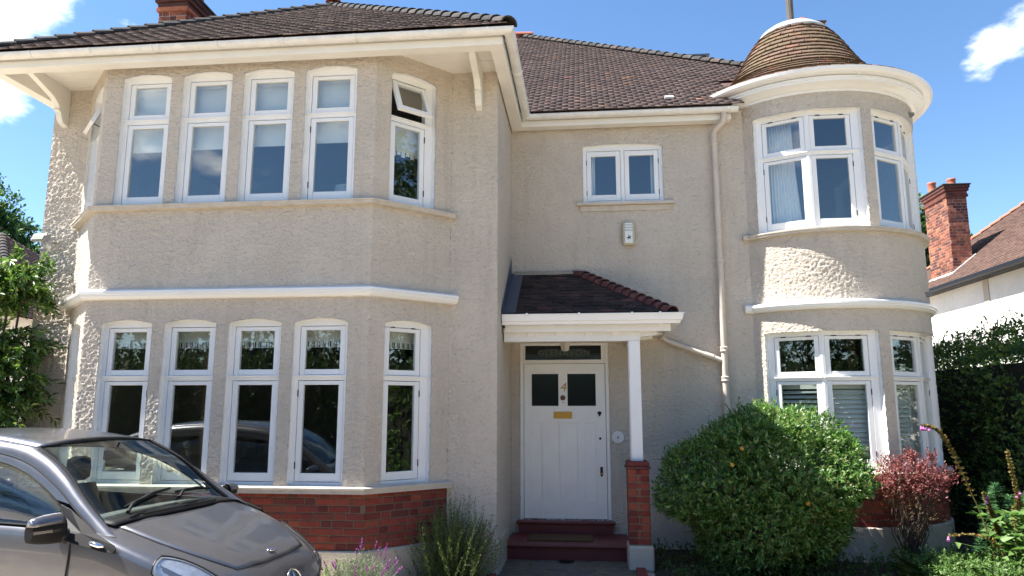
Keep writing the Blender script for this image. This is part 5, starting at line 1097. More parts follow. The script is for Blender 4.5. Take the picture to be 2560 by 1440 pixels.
def lumpy(n, c, rad, lump=0.12, freq=3.0, zmin=None, shell=0.35, seed=0, hemi=None):
    """points near the surface of a lumpy ellipsoid with their outward directions"""
    rg = np.random.default_rng(seed); ph = rg.uniform(0, 6.28, (6, 3)); fr = rg.normal(size=(6, 3)) * freq
    d = rdir(n); k = 1 + lump * sum(np.sin(d @ fr[i] + ph[i, 0]) for i in range(6)) / 2.2
    t = 1 - shell * RNG.random(n) ** 2.2; P = np.array(c) + d * np.array(rad) * (k * t)[:, None]
    nrm = unit(d / np.array(rad)); m = np.ones(n, bool)
    if zmin is not None: m &= P[:, 2] > zmin
    return P[m], nrm[m]
def plant(name, loc, label, cat, group=None): return thing(name, loc, label, cat, group)
def stems(parent, base, tips, r0, r1, mat, name='stem', loc=(0, 0, 0), wob=.05):
    mb = MB(); b0 = Vector(base) - Vector(loc)
    for tp in tips:
        tp = Vector(tp) - Vector(loc); m1 = b0.lerp(tp, .4) + Vector((random.uniform(-wob, wob), random.uniform(-wob, wob), .06)); m2 = b0.lerp(tp, .75) + Vector((random.uniform(-wob, wob), random.uniform(-wob, wob), .05))
        mb.tube([b0 + Vector((random.uniform(-wob, wob) * .6, random.uniform(-wob, wob) * .6, 0)), m1, m2, tp], [r0, r0 * .7, (r0 + r1) / 2 * .7, r1], 6)
    o = mb.build(name, mat, parent); o['kind'] = 'stuff'; return o

# --- the big rounded shrub by the tower
lc = (2.02, -1.22, 0); t = plant('flowering_shrub', lc, 'big rounded green shrub with a few yellow flowers below the tower', 'shrub')
A, D = lumpy(6400, (1.98, -1.2, 0.88), (0.98, 0.74, 0.79), 0.12, 5.0, 0.02, .26, 3)
A2, D2 = lumpy(1700, (2.30, -1.15, 1.10), (0.70, 0.60, 0.58), 0.10, 4, 0.3, .3, 4); A = np.concatenate([A, A2]); D = np.concatenate([D, D2])
P, LD, Nn, L, W = sprigs(A, D + np.array([0, 0, .35]) + RNG.normal(size=A.shape) * .35, .09, 9, .046, .018, spread=.9, up=.12); foliage('foliage', L_HYP, t, P, LD, Nn, L, W, lc)
A, D = lumpy(420, (1.98, -1.2, 0.88), (0.98, 0.74, 0.79), 0.12, 5.0, 0.15, .04, 3); P, LD, Nn, L, W = sprigs(A, D + np.array([0, 0, .8]) + RNG.normal(size=A.shape) * .3, .16, 11, .045, .018, spread=.9, up=.12); foliage('shoots', L_HYP, t, P, LD, Nn, L, W, lc)
tips = lumpy(60, (2.0, -1.2, 0.9), (1.0, .65, .7), .05, 3, .3, .2, 5)[0]; stems(t, (2.0, -1.2, 0), tips, .014, .003, M_BARK, loc=lc, wob=.12)
for x, y, z in ((1.58, -1.92, 1.35), (1.47, -1.95, 1.19), (2.17, -2.02, .83)):
    fl = 5; aa = np.arange(fl) * 2 * math.pi / fl; P = np.tile(np.array([[x, y, z]]), (fl, 1)); Dd = np.stack([np.cos(aa), np.full(fl, -.5), np.sin(aa)], 1); foliage('flower', L_YEL, t, P, Dd, np.tile([[0, -1., .2]], (fl, 1)), np.full(fl, .026), np.full(fl, .02), lc)

# --- barberry
lc = (3.62, -0.85, 0); t = plant('barberry_shrub', lc, 'small red-leaved shrub on thin stems before the tower brickwork', 'shrub')
A, D = lumpy(560, (3.64, -.85, .95), (.33, .26, .15), .25, 4, .5, .7, 8); P, LD, Nn, L, W = sprigs(A, D * .7 + np.array([0, 0, .7]) + RNG.normal(size=A.shape) * .4, .12, 8, .028, .016, up=.15); foliage('foliage', L_BARB, t, P, LD, Nn, L, W, lc)
for q in ((3.42, -.85, 1.14), (3.64, -.86, 1.19), (3.68, -.8, 1.16), (3.86, -.86, 1.17), (3.95, -.9, .9), (3.98, -.88, .98)):
    A = np.array([q]) + RNG.normal(size=(26, 3)) * np.array([.035, .03, .04]); P, LD, Nn, L, W = sprigs(A, np.tile([[q[0] - 3.62, 0, .6]], (26, 1)), .07, 6, .026, .015); foliage('foliage', L_BARB, t, P, LD, Nn, L, W, lc)
A, D = lumpy(240, (3.62, -.85, .70), (.34, .26, .26), .25, 4, .3, .6, 9); P, LD, Nn, L, W = sprigs(A, D + np.array([0, 0, .6]), .10, 6, .022, .012); foliage('foliage', L_BARB2, t, P, LD, Nn, L, W, lc)
tips = lumpy(55, (3.63, -.85, .85), (.33, .26, .26), .1, 3, .5, .4, 10)[0]; stems(t, (3.58, -.85, 0), tips, .008, .002, M_BARK, loc=lc, wob=.09)

# --- rosemary: upright wands set with needles
lc = (-1.36, -1.98, 0); t = plant('rosemary_bush', lc, 'loose rosemary bush growing at the corner of the entrance', 'shrub')
n_w = 380; base = np.array([-1.36, -1.98, .05]) + RNG.normal(size=(n_w, 3)) * np.array([.10, .08, .03]); ang = RNG.uniform(0, 6.28, n_w); rad = np.sqrt(RNG.random(n_w)); out_ = np.stack([np.cos(ang) * rad * .42, np.sin(ang) * rad * .30, np.full(n_w, 1.0) * (.80 - .42 * rad ** 2) * RNG.uniform(.6, 1.05, n_w)], 1)
k = 34; s_ = np.linspace(.22, 1, k)[None, :, None]; bend = np.stack([np.zeros(n_w), np.zeros(n_w), .12 * rad], 1)
PW = base[:, None] + out_[:, None] * s_ - bend[:, None] * np.sin(s_ * 3.14) + RNG.normal(size=(n_w, k, 3)) * .004
TD = unit(np.gradient(PW, axis=1)).reshape(-1, 3); P = PW.reshape(-1, 3); rr_ = rdir(len(P)); LD = unit(rr_ - (rr_ * TD).sum(1, keepdims=True) * TD + TD * 1.0)
foliage('foliage', L_ROSE, t, P, LD, rdir(len(P)), RNG.uniform(.02, .036, len(P)), np.full(len(P), .006), lc)
P2, LD2 = np.repeat(P, 1, 0), -LD + 2 * TD; foliage('foliage', L_ROSE, t, P2, LD2, rdir(len(P)), RNG.uniform(.02, .036, len(P)), np.full(len(P), .006), lc)
stems(t, (-1.36, -1.98, 0), base[:60] + out_[:60] * .9, .007, .002, M_BARK, loc=lc, wob=.05)

# --- lavender in flower by the car
lc = (-2.06, -2.92, 0); t = plant('lavender_bush', lc, 'silver-green lavender bush with purple flower heads beside the car nose', 'shrub')
n_w = 420; base = np.array([-2.06, -2.92, .0]) + RNG.normal(size=(n_w, 3)) * np.array([.05, .05, .01]); ang = RNG.uniform(0, 6.28, n_w); rad = np.sqrt(RNG.random(n_w)); out_ = np.stack([np.cos(ang) * rad * .28, np.sin(ang) * rad * .26, (.46 - .20 * rad ** 2) * RNG.uniform(.7, 1.05, n_w)], 1)
k = 22; s_ = np.linspace(.3, 1, k)[None, :, None]; PW = base[:, None] + out_[:, None] * s_ + RNG.normal(size=(n_w, k, 3)) * .004; TD = unit(np.gradient(PW, axis=1)).reshape(-1, 3); P = PW.reshape(-1, 3); rr_ = rdir(len(P)); LD = unit(rr_ - (rr_ * TD).sum(1, keepdims=True) * TD + TD * 1.1)
foliage('foliage', L_LAV, t, P, LD, rdir(len(P)), RNG.uniform(.022, .036, len(P)), np.full(len(P), .005), lc)
for i in range(27):
    j = i * 13 % n_w; tip = base[j] + out_[j] * (1.12 + .16 * random.random()); b_ = base[j] + out_[j] * .8
    mb = MB(); mb.tube([Vector(b_) - Vector(lc), Vector(tip) - Vector(lc)], .0022, 5); fs = mb.build('flower_stem', L_LAV, t)
    m_ = 26; z = RNG.random(m_); P = tip + unit(out_[j:j + 1])[0] * (z * .045)[:, None]; r_ = rdir(m_); foliage('flower_head', L_LAVF, t, P, r_ * .8 + unit(out_[j:j + 1]) * .5, rdir(m_), np.full(m_, .013), np.full(m_, .009), lc)
    P = np.tile(tip + unit(out_[j:j + 1])[0] * .045, (3, 1)); foliage('flower_head', L_LAVF, t, P, unit(out_[j:j + 1]) + RNG.normal(size=(3, 3)) * .25, rdir(3), np.full(3, .03), np.full(3, .012), lc)

# --- small weeds
def leafy_weed(x, y, h, n_, label, mat=L_FOX, size=.06):
    lc = (x, y, 0); t = plant('leafy_weed', lc, label, 'plant'); A = np.array([[x, y, 0]]) + RNG.normal(size=(n_, 3)) * np.array([.04, .04, 0]) + np.array([[0, 0, 1]]) * RNG.uniform(.2, 1, (n_, 1)) * h; D = unit(RNG.normal(size=(n_, 3)) * .5 + np.array([0, -.1, .8])); P, LD, Nn, L, W = sprigs(A, D, .05, 6, size, size * .4, up=.1); foliage('foliage', mat, t, P, LD, Nn, L, W, lc); stems(t, (x, y, 0), A, .004, .002, mat, loc=lc, wob=.02)
leafy_weed(-2.95, -2.50, .50, 9, 'pale leafy weed against the brickwork behind the car nose', size=.05)
leafy_weed(-2.40, -2.60, .30, 6, 'small pale weed between the lavender and the car', size=.045)
leafy_weed(3.05, -1.25, .40, 6, 'single green weed between the big shrub and the barberry', size=.05)

# --- climbing shrub on the left: tiers of long leafy shoots
lc = (-7.0, -1.85, 0); t = plant('wall_shrub', lc, 'tall shrub with long glossy leafy shoots at the left edge of the house', 'shrub')
shoots = []
for z0, reach, cnt in ((3.42, .45, 60), (3.22, .60, 80), (3.08, .60, 60), (2.50, .70, 70), (2.32, .70, 60), (2.0, .62, 60), (1.80, .65, 70), (1.42, .55, 60), (1.2, .5, 60), (.8, .5, 70), (.45, .5, 60)):
    for i in range(cnt):
        b_ = np.array([random.uniform(-7.5, -6.45), random.uniform(-2.0, -1.66), z0 + random.uniform(-.16, .05)]); d = np.array([random.uniform(.15, 1.0) if random.random() < .7 else random.uniform(-.6, .2), random.uniform(-.55, .1), random.uniform(.0, .38)]); shoots.append((b_, d / np.linalg.norm(d) * reach * random.uniform(.3, 1.0)))
A = np.array([s[0] for s in shoots]); Dv = np.array([s[1] for s in shoots]); k = 20; s_ = np.linspace(.1, 1, k)[None, :, None]; PW = A[:, None] + Dv[:, None] * s_ - np.array([0, 0, .16]) * s_ ** 2; m = (PW[:, :, 0] < -6.08) & (PW[:, :, 1] < -1.60)
TD = unit(np.gradient(PW, axis=1)); rr_ = rdir(PW.shape[0] * k).reshape(PW.shape); LD = unit(rr_ - (rr_ * TD).sum(-1, keepdims=True) * TD + TD * .9); P = PW[m]; LDm = LD[m]
Nn = unit(RNG.normal(size=P.shape) * .5 + np.array([0, -.3, 1.0])); L = RNG.uniform(.07, .125, len(P)); foliage('foliage', L_COT, t, P, LDm, Nn, L, L * .31, lc, droop=.22)
A, D = lumpy(2600, (-7.75, -1.55, 1.65), (.95, .34, 1.70), .18, 4, .05, .6, 61); m = A[:, 0] < -6.78; A, D = A[m], D[m]; P, LD, Nn, L, W = sprigs(A, D + np.array([.2, -.2, .3]) + RNG.normal(size=A.shape) * .4, .22, 10, .085, .032, up=.15); foliage('foliage', L_COT, t, P, LD, Nn, L, W, lc)
mb = MB()
for b_, d in shoots[::2]: mb.tube([Vector(b_) - Vector(lc), Vector(b_ + d * .5) - Vector(lc), Vector(b_ + d * .9) - Vector(lc) - Vector((0, 0, .1))], [.007, .005, .002], 5)
for i in range(7): x = -7.6 + i * .15; mb.tube([Vector((-7.0 + random.uniform(-.2, .2), -1.85, 0)) - Vector(lc), Vector((x, -1.8, 1.6)) - Vector(lc), Vector((x + .1, -1.8, 3.2)) - Vector(lc)], [.03, .022, .01], 7)
o = mb.build('branches', M_BARK, t); o['kind'] = 'stuff'

# --- trees
def tree(loc, h, crown, label, mat, leaf=.16, n_s=1700, group=None, trunk_r=.22, name='broadleaf_tree', seed=1, twig=.5, k=8):
    """tapered trunk, limbs and a crown of several leafy masses (crown: list of centre offset + radii)"""
    t = plant(name, loc, label, 'tree', group); L0 = Vector(loc); mb = MB(); random.seed(seed)
    top_ = Vector((random.uniform(-.3, .3), random.uniform(-.3, .3), h * .75)); mb.tube([(0, 0, -.1), (0.05, 0, h * .2), top_ * .55, top_], [trunk_r * 1.25, trunk_r, trunk_r * .7, trunk_r * .2], 10)
    for (c, r) in crown:
        c = Vector(c); st = Vector((0, 0, min(h * .5, max(h * .18, c.z * .5)))); mb.tube([st, st.lerp(c, .5) + Vector((0, 0, .2)), c], [trunk_r * .5, trunk_r * .3, trunk_r * .08], 7)
        for q in range(5): e_ = c + Vector((random.uniform(-1, 1) * r[0], random.uniform(-1, 1) * r[1], random.uniform(-.6, .9) * r[2])) * .8; mb.tube([st.lerp(c, .7), e_], [trunk_r * .2, trunk_r * .04], 5)
    mb.build('trunk', M_BARK, t, smooth=True); Ps = []
    vol = [r[0] * r[1] + r[1] * r[2] + r[0] * r[2] for c, r in crown]; sv = sum(vol)
    for i, (c, r) in enumerate(crown): Ps.append(lumpy(int(n_s * vol[i] / sv), c, r, .28, 3.2, None, .6, seed * 31 + i))
    A = np.concatenate([p[0] for p in Ps]); D = np.concatenate([p[1] for p in Ps]); P, LD, Nn, L, W = sprigs(A, D + RNG.normal(size=A.shape) * .5 + np.array([0, 0, .25]), twig, k, leaf, leaf * .55); foliage('crown', mat, t, P, LD, Nn, L, W); return t
tree((-24.5, 18, 0), 12.5, [((-3.0, 0, 9.1), (2.5, 2.2, 2.3)), ((-.8, 0, 8.3), (1.4, 1.5, 1.4)), ((.7, .5, 6.7), (1.7, 1.6, 1.3)), ((-3.2, -1, 5.8), (2.5, 2, 2.0)), ((-6, 0, 7.5), (3, 3, 2.6))], 'tall oak tree at the far left edge behind the house', L_OAK, .19, 13000, 'trees behind the house', .35, seed=3)
tree((-24.0, 26, 0), 10.5, [((-1.2, 0, 7.6), (2.6, 2.2, 1.7)), ((-4, 0, 7.2), (2.6, 2, 2.0)), ((2.4, 0, 6.8), (2.4, 2.2, 1.9)), ((-1, 0, 5), (4, 3, 2.3))], 'rounded green tree behind the oak and the floodlight', L_OAK, .19, 12000, 'trees behind the house', .3, seed=5)
tree((12.6, 17, 0), 10.5, [((-.9, 0, 7.2), (.8, 1.0, 1.5)), ((.7, .4, 6.0), (1.3, 1.2, 1.1)), ((-.9, 0, 5.0), (1.0, 1.0, 1.4))], 'green tree half hidden behind the neighbouring chimney', L_OAK, .2, 3000, 'trees behind the house', .22, seed=8)
# trees and hedge across the front garden, seen in the window panes
for i, (x, y, h) in enumerate(((-21, -19, 6.4), (-16.5, -20, 5.6), (-12, -19.5, 6.6), (-8, -20.5, 5.8), (-3.5, -20, 6.2), (1.0, -20.5, 5.5), (5.5, -20, 6.3), (10, -19, 7.0))):
    tree((x, y, 0), h, [((0, 0, h * .62), (2.4, 1.7, h * .36)), ((-1.4, 0, h * .42), (1.7, 1.5, h * .3)), ((1.5, 0, h * .45), (1.8, 1.5, h * .32))], ('dark garden tree across the front garden, %s from the left' % ('first', 'second', 'third', 'fourth', 'fifth', 'sixth', 'seventh', 'eighth')[i]), L_DARK, .26, 420, 'trees across the front garden', .2, seed=20 + i, twig=.6)
tree((11.5, -4.6, 0), 10.5, [((0, 0, 7.6), (2.2, 2.2, 2.4)), ((-.8, .8, 5.2), (2.2, 2.2, 2.0)), ((.8, -.8, 5.6), (2.2, 2.4, 2.4)), ((0, 0, 3.4), (2.0, 2.0, 1.6))], 'tall garden tree to the right of the front garden', L_DARK, .20, 2000, None, .28, seed=41, twig=.5)
tree((-15.6, -11.5, 0), 13.0, [((0, 0, 10.2), (1.9, 1.8, 2.6)), ((.9, 0, 7.6), (1.5, 1.4, 2.4)), ((-.8, .3, 6.2), (1.6, 1.6, 2.0))], 'slender tall tree to the left of the front garden', L_DARK, .14, 1500, None, .2, seed=43, twig=.45)
def hedge(name, boxes, label, mat, leaf, n_, group=None):
    x0 = min(b[0] for b in boxes); y0_ = min(b[2] for b in boxes); lc = ((boxes[0][0] + boxes[0][1]) / 2, (boxes[0][2] + boxes[0][3]) / 2, 0); t = plant(name, lc, label, 'hedge', group); As, Ds = [], []; mb = MB()
    for (xa, xb, ya, yb, h) in boxes:
        ar = [(xb - xa) * h, (xb - xa) * h, (yb - ya) * h, (yb - ya) * h, (xb - xa) * (yb - ya)]; tot = sum(ar)
        for f_, a_ in enumerate(ar):
            m = int(n_ * a_ / tot / len(boxes)); u, v = RNG.random(m), RNG.random(m); dep = np.abs(RNG.normal(size=m)) * .08
            x = xa + (xb - xa) * u; z = h * v; y = ya + (yb - ya) * u; wv = .09 * np.sin(u * (xb - xa + yb - ya) * 2.2) + .07 * np.sin(v * h * 3 + u * 5)
            if f_ == 0: A = np.stack([x, ya + dep - wv, z], 1); d = (0, -1, .3)
            elif f_ == 1: A = np.stack([x, yb - dep + wv, z], 1); d = (0, 1, .3)
            elif f_ == 2: A = np.stack([xa + dep - wv, y, z], 1); d = (-1, 0, .3)
            elif f_ == 3: A = np.stack([xb - dep + wv, y, z], 1); d = (1, 0, .3)
            else: A = np.stack([x, ya + (yb - ya) * v, h - dep + wv], 1); d = (0, 0, 1)
            As.append(A); Ds.append(np.tile([d], (m, 1)))
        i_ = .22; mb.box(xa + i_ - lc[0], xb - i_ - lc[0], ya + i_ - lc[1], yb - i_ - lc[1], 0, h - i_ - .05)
        nb = int(10 * (xb - xa + yb - ya)); A = np.stack([RNG.uniform(xa, xb, nb), RNG.uniform(ya, yb, nb), np.full(nb, h - .05)], 1); As.append(np.repeat(A, 3, 0) + RNG.normal(size=(nb * 3, 3)) * .02 + np.array([[0, 0, .12]]) * (np.arange(nb * 3) % 3)[:, None]); Ds.append(np.tile([[0, 0, 1.]], (nb * 3, 1)))
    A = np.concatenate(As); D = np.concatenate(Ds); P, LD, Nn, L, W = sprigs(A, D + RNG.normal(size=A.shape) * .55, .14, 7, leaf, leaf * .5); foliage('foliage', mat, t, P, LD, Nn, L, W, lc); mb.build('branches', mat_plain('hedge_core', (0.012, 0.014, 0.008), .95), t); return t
hedge('hedge', [(5.35, 7.3, -.2, 5.2, 2.60)], 'tall dark green hedge between the tower and the neighbouring house', L_HEDGE, .058, 6500)
hedge('hedge', [(-26, 14, -17.4, -16.2, 3.0)], 'long clipped hedge across the front of the garden', L_DARK, .13, 7000)
hedge('hedge', [(9.5, 10.6, -14, -1.0, 2.6)], 'garden hedge along the right side of the drive', L_HEDGE, .10, 5500)
# --- foxgloves: leaning spires of seed pods with a few bells at the tip
def foxglove(pts, lc, label, bells, mat=L_POD, dens=150, rad=.02):
    t = plant('foxglove', lc, label, 'flower'); C_ = cl(pts, 40); mb = MB(); mb.tube([Vector(p) - Vector(lc) for p in C_], [.009 - .006 * i / 40 for i in range(41)], 6); mb.build('stem', L_POD, t); m = int(dens * 4)
    s_ = RNG.uniform(.32, .97, m); P = np.array([list(C_[int(x * 40)]) for x in s_]) + RNG.normal(size=(m, 3)) * .004; d = rdir(m); d[:, 2] = np.abs(d[:, 2]) * .3; foliage('seed_pods', mat, t, P, d, rdir(m), RNG.uniform(.03, .045, m) * (1.3 - .6 * s_), RNG.uniform(.018, .028, m), lc)['kind'] = 'stuff'
    for f_ in bells:
        p = Vector(C_[int(f_ * 40)]); dr = Vector((random.uniform(-.5, .2), random.uniform(-.8, -.2), -.9)).normalized(); mb = MB(); mb.tube([p - Vector(lc), p + dr * .012 - Vector(lc), p + dr * .03 - Vector(lc), p + dr * .052 - Vector(lc)], [.004, .010, .012, .018], 10, cap=False); mb.build('bell', L_PINK, t, smooth=True)
    return t
foxglove([(4.28, -1.25, 0), (4.16, -1.28, .55), (4.03, -1.3, .92), (3.90, -1.3, 1.28), (3.80, -1.3, 1.48), (3.70, -1.3, 1.555), (3.60, -1.3, 1.565)], (4.28, -1.25, 0), 'tall foxglove spire arching left with pink bells at its tip', (.88, .92, .95, .98, 1.0))
foxglove([(4.62, -1.28, 0), (4.56, -1.3, .5), (4.50, -1.3, .9), (4.45, -1.3, 1.33)], (4.62, -1.28, 0), 'upright brown-green foxglove spire at the right edge', ())
foxglove([(4.36, -1.2, 0), (4.33, -1.2, .45), (4.28, -1.2, .66), (4.22, -1.2, .88)], (4.36, -1.2, 0), 'short foxglove spire with one pink bell beside the arching one', (.86, .93))
foxglove([(4.42, -1.3, 0), (4.44, -1.3, .45), (4.47, -1.3, .7), (4.52, -1.3, .9)], (4.42, -1.3, 0), 'short foxglove stem with a pink bell before the whorled foliage', (.93, 1.0), dens=30)
foxglove([(4.30, -1.35, 0), (4.2, -1.4, .35), (3.98, -1.4, .46), (3.72, -1.4, .44)], (4.30, -1.35, 0), 'fallen foxglove stem lying left with a pink bell', (.98,), dens=26)
# broad basal leaves
for (x, y, r_, n_, zz, lab, size) in ((4.45, -1.35, .42, 210, .72, 'clump of broad pale foxglove leaves at the lower right corner', .15), (4.10, -1.45, .2, 40, .22, 'low clump of broad green leaves before the foxgloves', .10), (4.75, -1.5, .30, 120, .70, 'broad-leaved clump at the right edge of the bed', .16)):
    lc = (x, y, 0); t = plant('broad_leaf_clump', lc, lab, 'plant'); A = np.array([x, y, 0]) + RNG.normal(size=(n_, 3)) * np.array([r_ * .45, r_ * .35, 0]) + np.array([0, 0, 1]) * RNG.uniform(.1, 1, (n_, 1)) * zz; D = unit(RNG.normal(size=(n_, 3)) * np.array([1, 1, .25]) + np.array([0, -.3, .35])); L = RNG.uniform(.55, 1.1, n_) * size; foliage('foliage', L_FOX, t, A, D, unit(RNG.normal(size=(n_, 3)) * .3 + np.array([0, -.2, 1])), L, L * .5, lc, droop=.25); stems(t, (x, y, 0), A[:40], .006, .003, L_FOX, loc=lc, wob=.03)
# whorled euphorbia heads
SPL = ('behind the short foxglove stem', 'behind the upright foxglove, highest but one', 'half way down left of the upright foxglove', 'right of the upright foxglove at mid height', 'at the left, behind the fallen foxglove stem', 'lowest and leftmost, near the tower plinth', 'low among the broad leaves at the right edge', 'low between the two short foxglove stems', 'highest, at the far right edge of the bed', 'tallest, behind the gap between the two tall foxgloves', 'just left of the upright foxglove tip', 'left, above the broad pale leaves')
for i, (x, y, z) in enumerate(((4.40, -.95, .82), (4.62, -.92, .80), (4.52, -1.05, .62), (4.72, -1.0, .68), (4.30, -1.0, .52), (4.18, -1.1, .38), (4.68, -1.15, .5), (4.45, -1.12, .46), (4.85, -.95, .85), (4.50, -.88, .92), (4.70, -1.10, .84), (4.36, -1.08, .70))):
    lc = (x, y, 0); t = plant('spurge', lc, 'whorled blue-green spurge head %s' % SPL[i], 'plant', 'spurge heads in the right-hand bed'); m = 110; s_ = RNG.random(m); P = np.array([x, y, z]) + np.array([0, 0, .14]) * (s_[:, None] - 1); a_ = RNG.uniform(0, 6.28, m); D = np.stack([np.cos(a_), np.sin(a_), .25 + .8 * s_ ** 3], 1); L = RNG.uniform(.07, .1, m) * (1.05 - .45 * s_ ** 2); foliage('foliage', L_EUPH, t, P, D, np.stack([-np.cos(a_) * .5, -np.sin(a_) * .5, np.ones(m)], 1), L, L * .15, lc); mb = MB(); mb.tube([(0, 0, 0), (0, 0, z)], .006, 6); mb.build('stem', L_EUPH, t)
# strap-leaved tufts and ground cover
for i, (x, y, n_, lab) in enumerate(((3.75, -1.35, 110, 'tuft of dark strap leaves under the red shrub'), (3.45, -1.5, 90, 'tuft of dark strap leaves right of the big shrub'), (4.05, -1.75, 70, 'tuft of pale grassy leaves at the lower right'))):
    lc = (x, y, 0); t = plant('strap_leaf_tuft', lc, lab, 'plant'); a_ = RNG.uniform(0, 6.28, n_); e_ = RNG.uniform(.5, 1.4, n_); D = np.stack([np.cos(a_), np.sin(a_), e_], 1); P = np.array([x, y, 0]) + RNG.normal(size=(n_, 3)) * np.array([.05, .05, 0]); L = RNG.uniform(.22, .42, n_); foliage('foliage', L_GRASS, t, P, D, np.tile([[0, 0, 1.]], (n_, 1)), L, np.full(n_, .014), lc, droop=.3)
def cover(name, x0, x1, y0_, y1, n_, mat, leaf, h, label):
    A = np.stack([RNG.uniform(x0, x1, n_), RNG.uniform(y0_, y1, n_), RNG.uniform(0, h, n_)], 1); m = np.hypot(A[:, 0] - TC[0], A[:, 1] - TC[1]) > TR + .06; A = A[m]; P, LD, Nn, L, W = sprigs(A, RNG.normal(size=A.shape) * .6 + np.array([0, 0, .8]), .05, 6, leaf, leaf * .55); V, F = leaf_arrays(P, LD, Nn, L, W); o = link(name, np_mesh(name, V, F, mat)); tag(o, label, 'ground cover', kind='stuff')
cover('ground_cover', .80, 7.2, -2.6, -.05, 3000, L_HEDGE, .03, .10, 'low dark green ground cover filling the bed below the tower')
cover('ground_cover', 3.3, 5.4, -2.2, -.8, 1600, L_FOX, .035, .22, 'low leafy ground cover at the lower right corner')
cover('ground_cover', -2.6, -1.1, -2.5, -1.62, 260, L_ROSE, .025, .05, 'sparse weeds in the bed under the rosemary')

# ================================================================== neighbours
M_NWALL = mat_render('white_roughcast', (0.78, 0.77, 0.74), 1.0, .016); M_NTILE = mat_pieces('neighbour_tile', [(0, (.10, .062, .05)), (.5, (.135, .08, .062)), (1, (.115, .068, .055))], .9, (.24, .18, .13), 10, .4)
nb = thing('neighbouring_house', (11, 8, 0), 'white neighbouring house with brown roof and brick chimney right of the tower', 'house')
def NB(mb, name, mat, **k): return child(mb, name, mat, nb, **k)
NX, NE, NSL = 9.0, 4.68, .80; NF = 13.2
mb = MB(); mb.box(NX, 15, 1.5, NF - .4, 0, NE); NB(mb, 'wall', M_NWALL)
mb = MB(); mb.box(NX - .012, NX, 7.20, 7.42, 0, NE - .02); NB(mb, 'render_band', M_PLINTH)
mb = MB(); ridge = 3.2
mb.quad((NX - .25, 1.2, NE), (NX - .25 + ridge, 1.2 + 0, NE + ridge * NSL), (NX - .25 + ridge, NF - ridge, NE + ridge * NSL), (NX - .25, NF, NE)); mb.quad((NX - .25, NF, NE), (NX - .25 + ridge, NF - ridge, NE + ridge * NSL), (NX - .25 + 2 * ridge, NF, NE)); mb.quad((NX - .25 + 2 * ridge, NF, NE), (NX - .25 + ridge, NF - ridge, NE + ridge * NSL), (NX - .25 + ridge, 1.2, NE + ridge * NSL), (NX - .25 + 2 * ridge, 1.2, NE)); nroof = NB(mb, 'roof', M_NTILE)
NA = math.atan(NSL); tl = tile_plane((NX - .25, NF, NE + .004), (0, -1, 0), (math.cos(NA), 0, math.sin(NA)), ridge / math.cos(NA), lambda t_: t_ * math.cos(NA), lambda t_: NF - 2.0, gauge=.1); o = tiles_join(tl, M_NTILE, 'tile_field', nroof); o.matrix_parent_inverse = Matrix.Identity(4)
o.parent = nroof
hmn = hip_mesh(M_TERRA, .085, .10, .3)
hips((NX - .25, NF, NE + .03), (NX - .25 + ridge, NF - ridge, NE + ridge * NSL + .03), hmn, nroof, step=.28); hips((NX - .25 + ridge, NF - ridge, NE + ridge * NSL + .03), (NX - .25 + ridge, 2.0, NE + ridge * NSL + .03), hmn, nroof, step=.3)
mb = MB(); sweep(mb, [(NX - .24, 1.3), (NX - .24, NF)][::-1], [(0, NE - .10), (0.02, NE - .10), (.02, NE + .02), (.10, NE + .02), (.11, NE - .06), (.03, NE - .085), (0, NE - .085)]); NB(mb, 'gutter', M_BLACK)
mb = MB(); mb.box(NX - .24, NX, 1.3, NF - .3, NE - .09, NE - .07); NB(mb, 'soffit', M_BLACK)
mb = MB(); mb.tube([(NX - .06, 5.30, NE - .05), (NX - .06, 5.30, 0)], .05, 8); NB(mb, 'downpipe', M_BLACK)
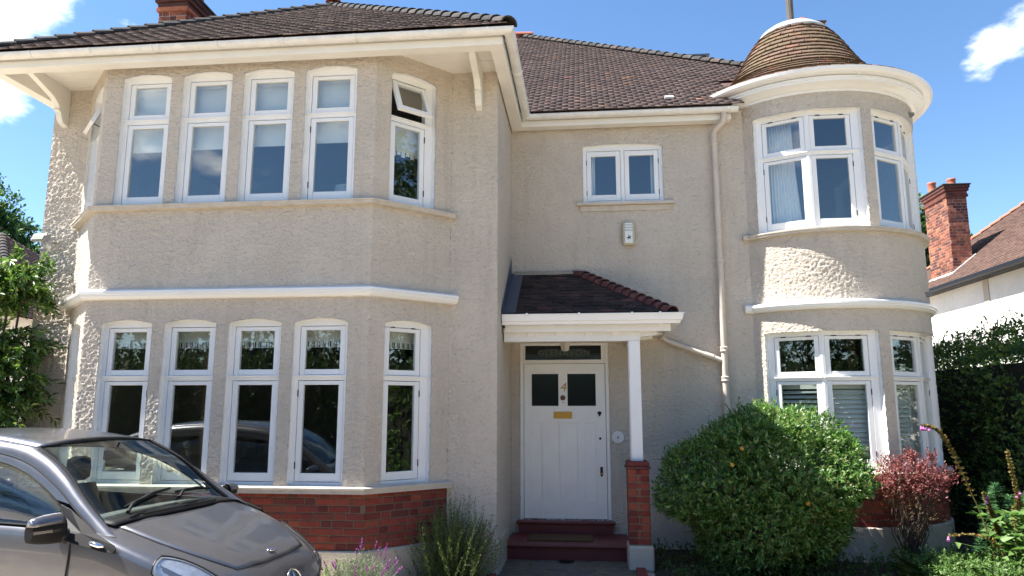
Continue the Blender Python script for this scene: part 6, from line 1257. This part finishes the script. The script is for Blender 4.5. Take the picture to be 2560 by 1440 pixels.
mb = MB(); mb.tube([(NX + .10, 5.55, NE + .1), (NX + .10, 5.55, NE + .62)], .06, 10); NB(mb, 'vent_pipe', M_BLACK)
mb = MB(); mb.box(NX - .05, NX + .25, 5.4, 5.7, NE + .2, NE + .23, fn=lambda x, y, z: (x, y, z + (x - NX) * .8)); NB(mb, 'flashing', M_LEADP)
chimney(9.18, 9.66, 9.0, 10.15, NE, 7.0, lambda mb, n_, m_: NB(mb, n_, m_), 7.28, [(9.45, 9.22, .24), (9.30, 9.92, .36)], 'fl', NE + .3)
mb = MB(); mb.box(9.12, 9.72, 8.93, 10.2, NE + .25, NE + .36, fn=lambda x, y, z: (x, y, z + (x - 9.12) * .8)); NB(mb, 'flashing', M_LEADP)
nl = thing('neighbouring_house', (-16, 10, 0), 'low brown tiled roof of the house beyond the left shrub', 'house')
mb = MB(); mb.box(-22, -13.2, 5.5, 12, 0, 3.9); child(mb, 'wall', M_NWALL, nl)
mb = MB(); e1 = (-12.6, 5.0, 3.75); e2 = (-22.5, 5.0, 3.75); e3 = (-22.5, 12.5, 3.75); e4 = (-12.6, 12.5, 3.75); r1 = (-16.3, 8.7, 6.55); r2 = (-19, 8.7, 6.55)
mb.quad(e2, e1, r1, r2); mb.quad(e1, e4, r1); mb.quad(e4, e3, r2, r1); mb.quad(e3, e2, r2); nlr = child(mb, 'roof', M_TILE, nl)
S_ = Vector((1, 0, 0)); T_ = Vector((0, 3.7, 2.8)).normalized(); Lr = math.hypot(3.7, 2.8); tl = tile_plane((-22.5, 5.0, 3.76), (1, 0, 0), T_, Lr, lambda t_: t_ / Lr * 3.5, lambda t_: 9.9 - t_ / Lr * 3.7, gauge=.11); tiles_join(tl, M_TILE, 'tile_field', nlr)
T_ = Vector((-3.7, 0, 2.8)).normalized(); tl = tile_plane((-12.6, 5.0, 3.76), (0, 1, 0), T_, Lr, lambda t_: t_ / Lr * 3.7, lambda t_: 7.5 - t_ / Lr * 3.8, gauge=.11); tiles_join(tl, M_TILE, 'tile_field', nlr)
hips((e1[0], e1[1], e1[2] + .03), r1, hm, nlr, step=.26)
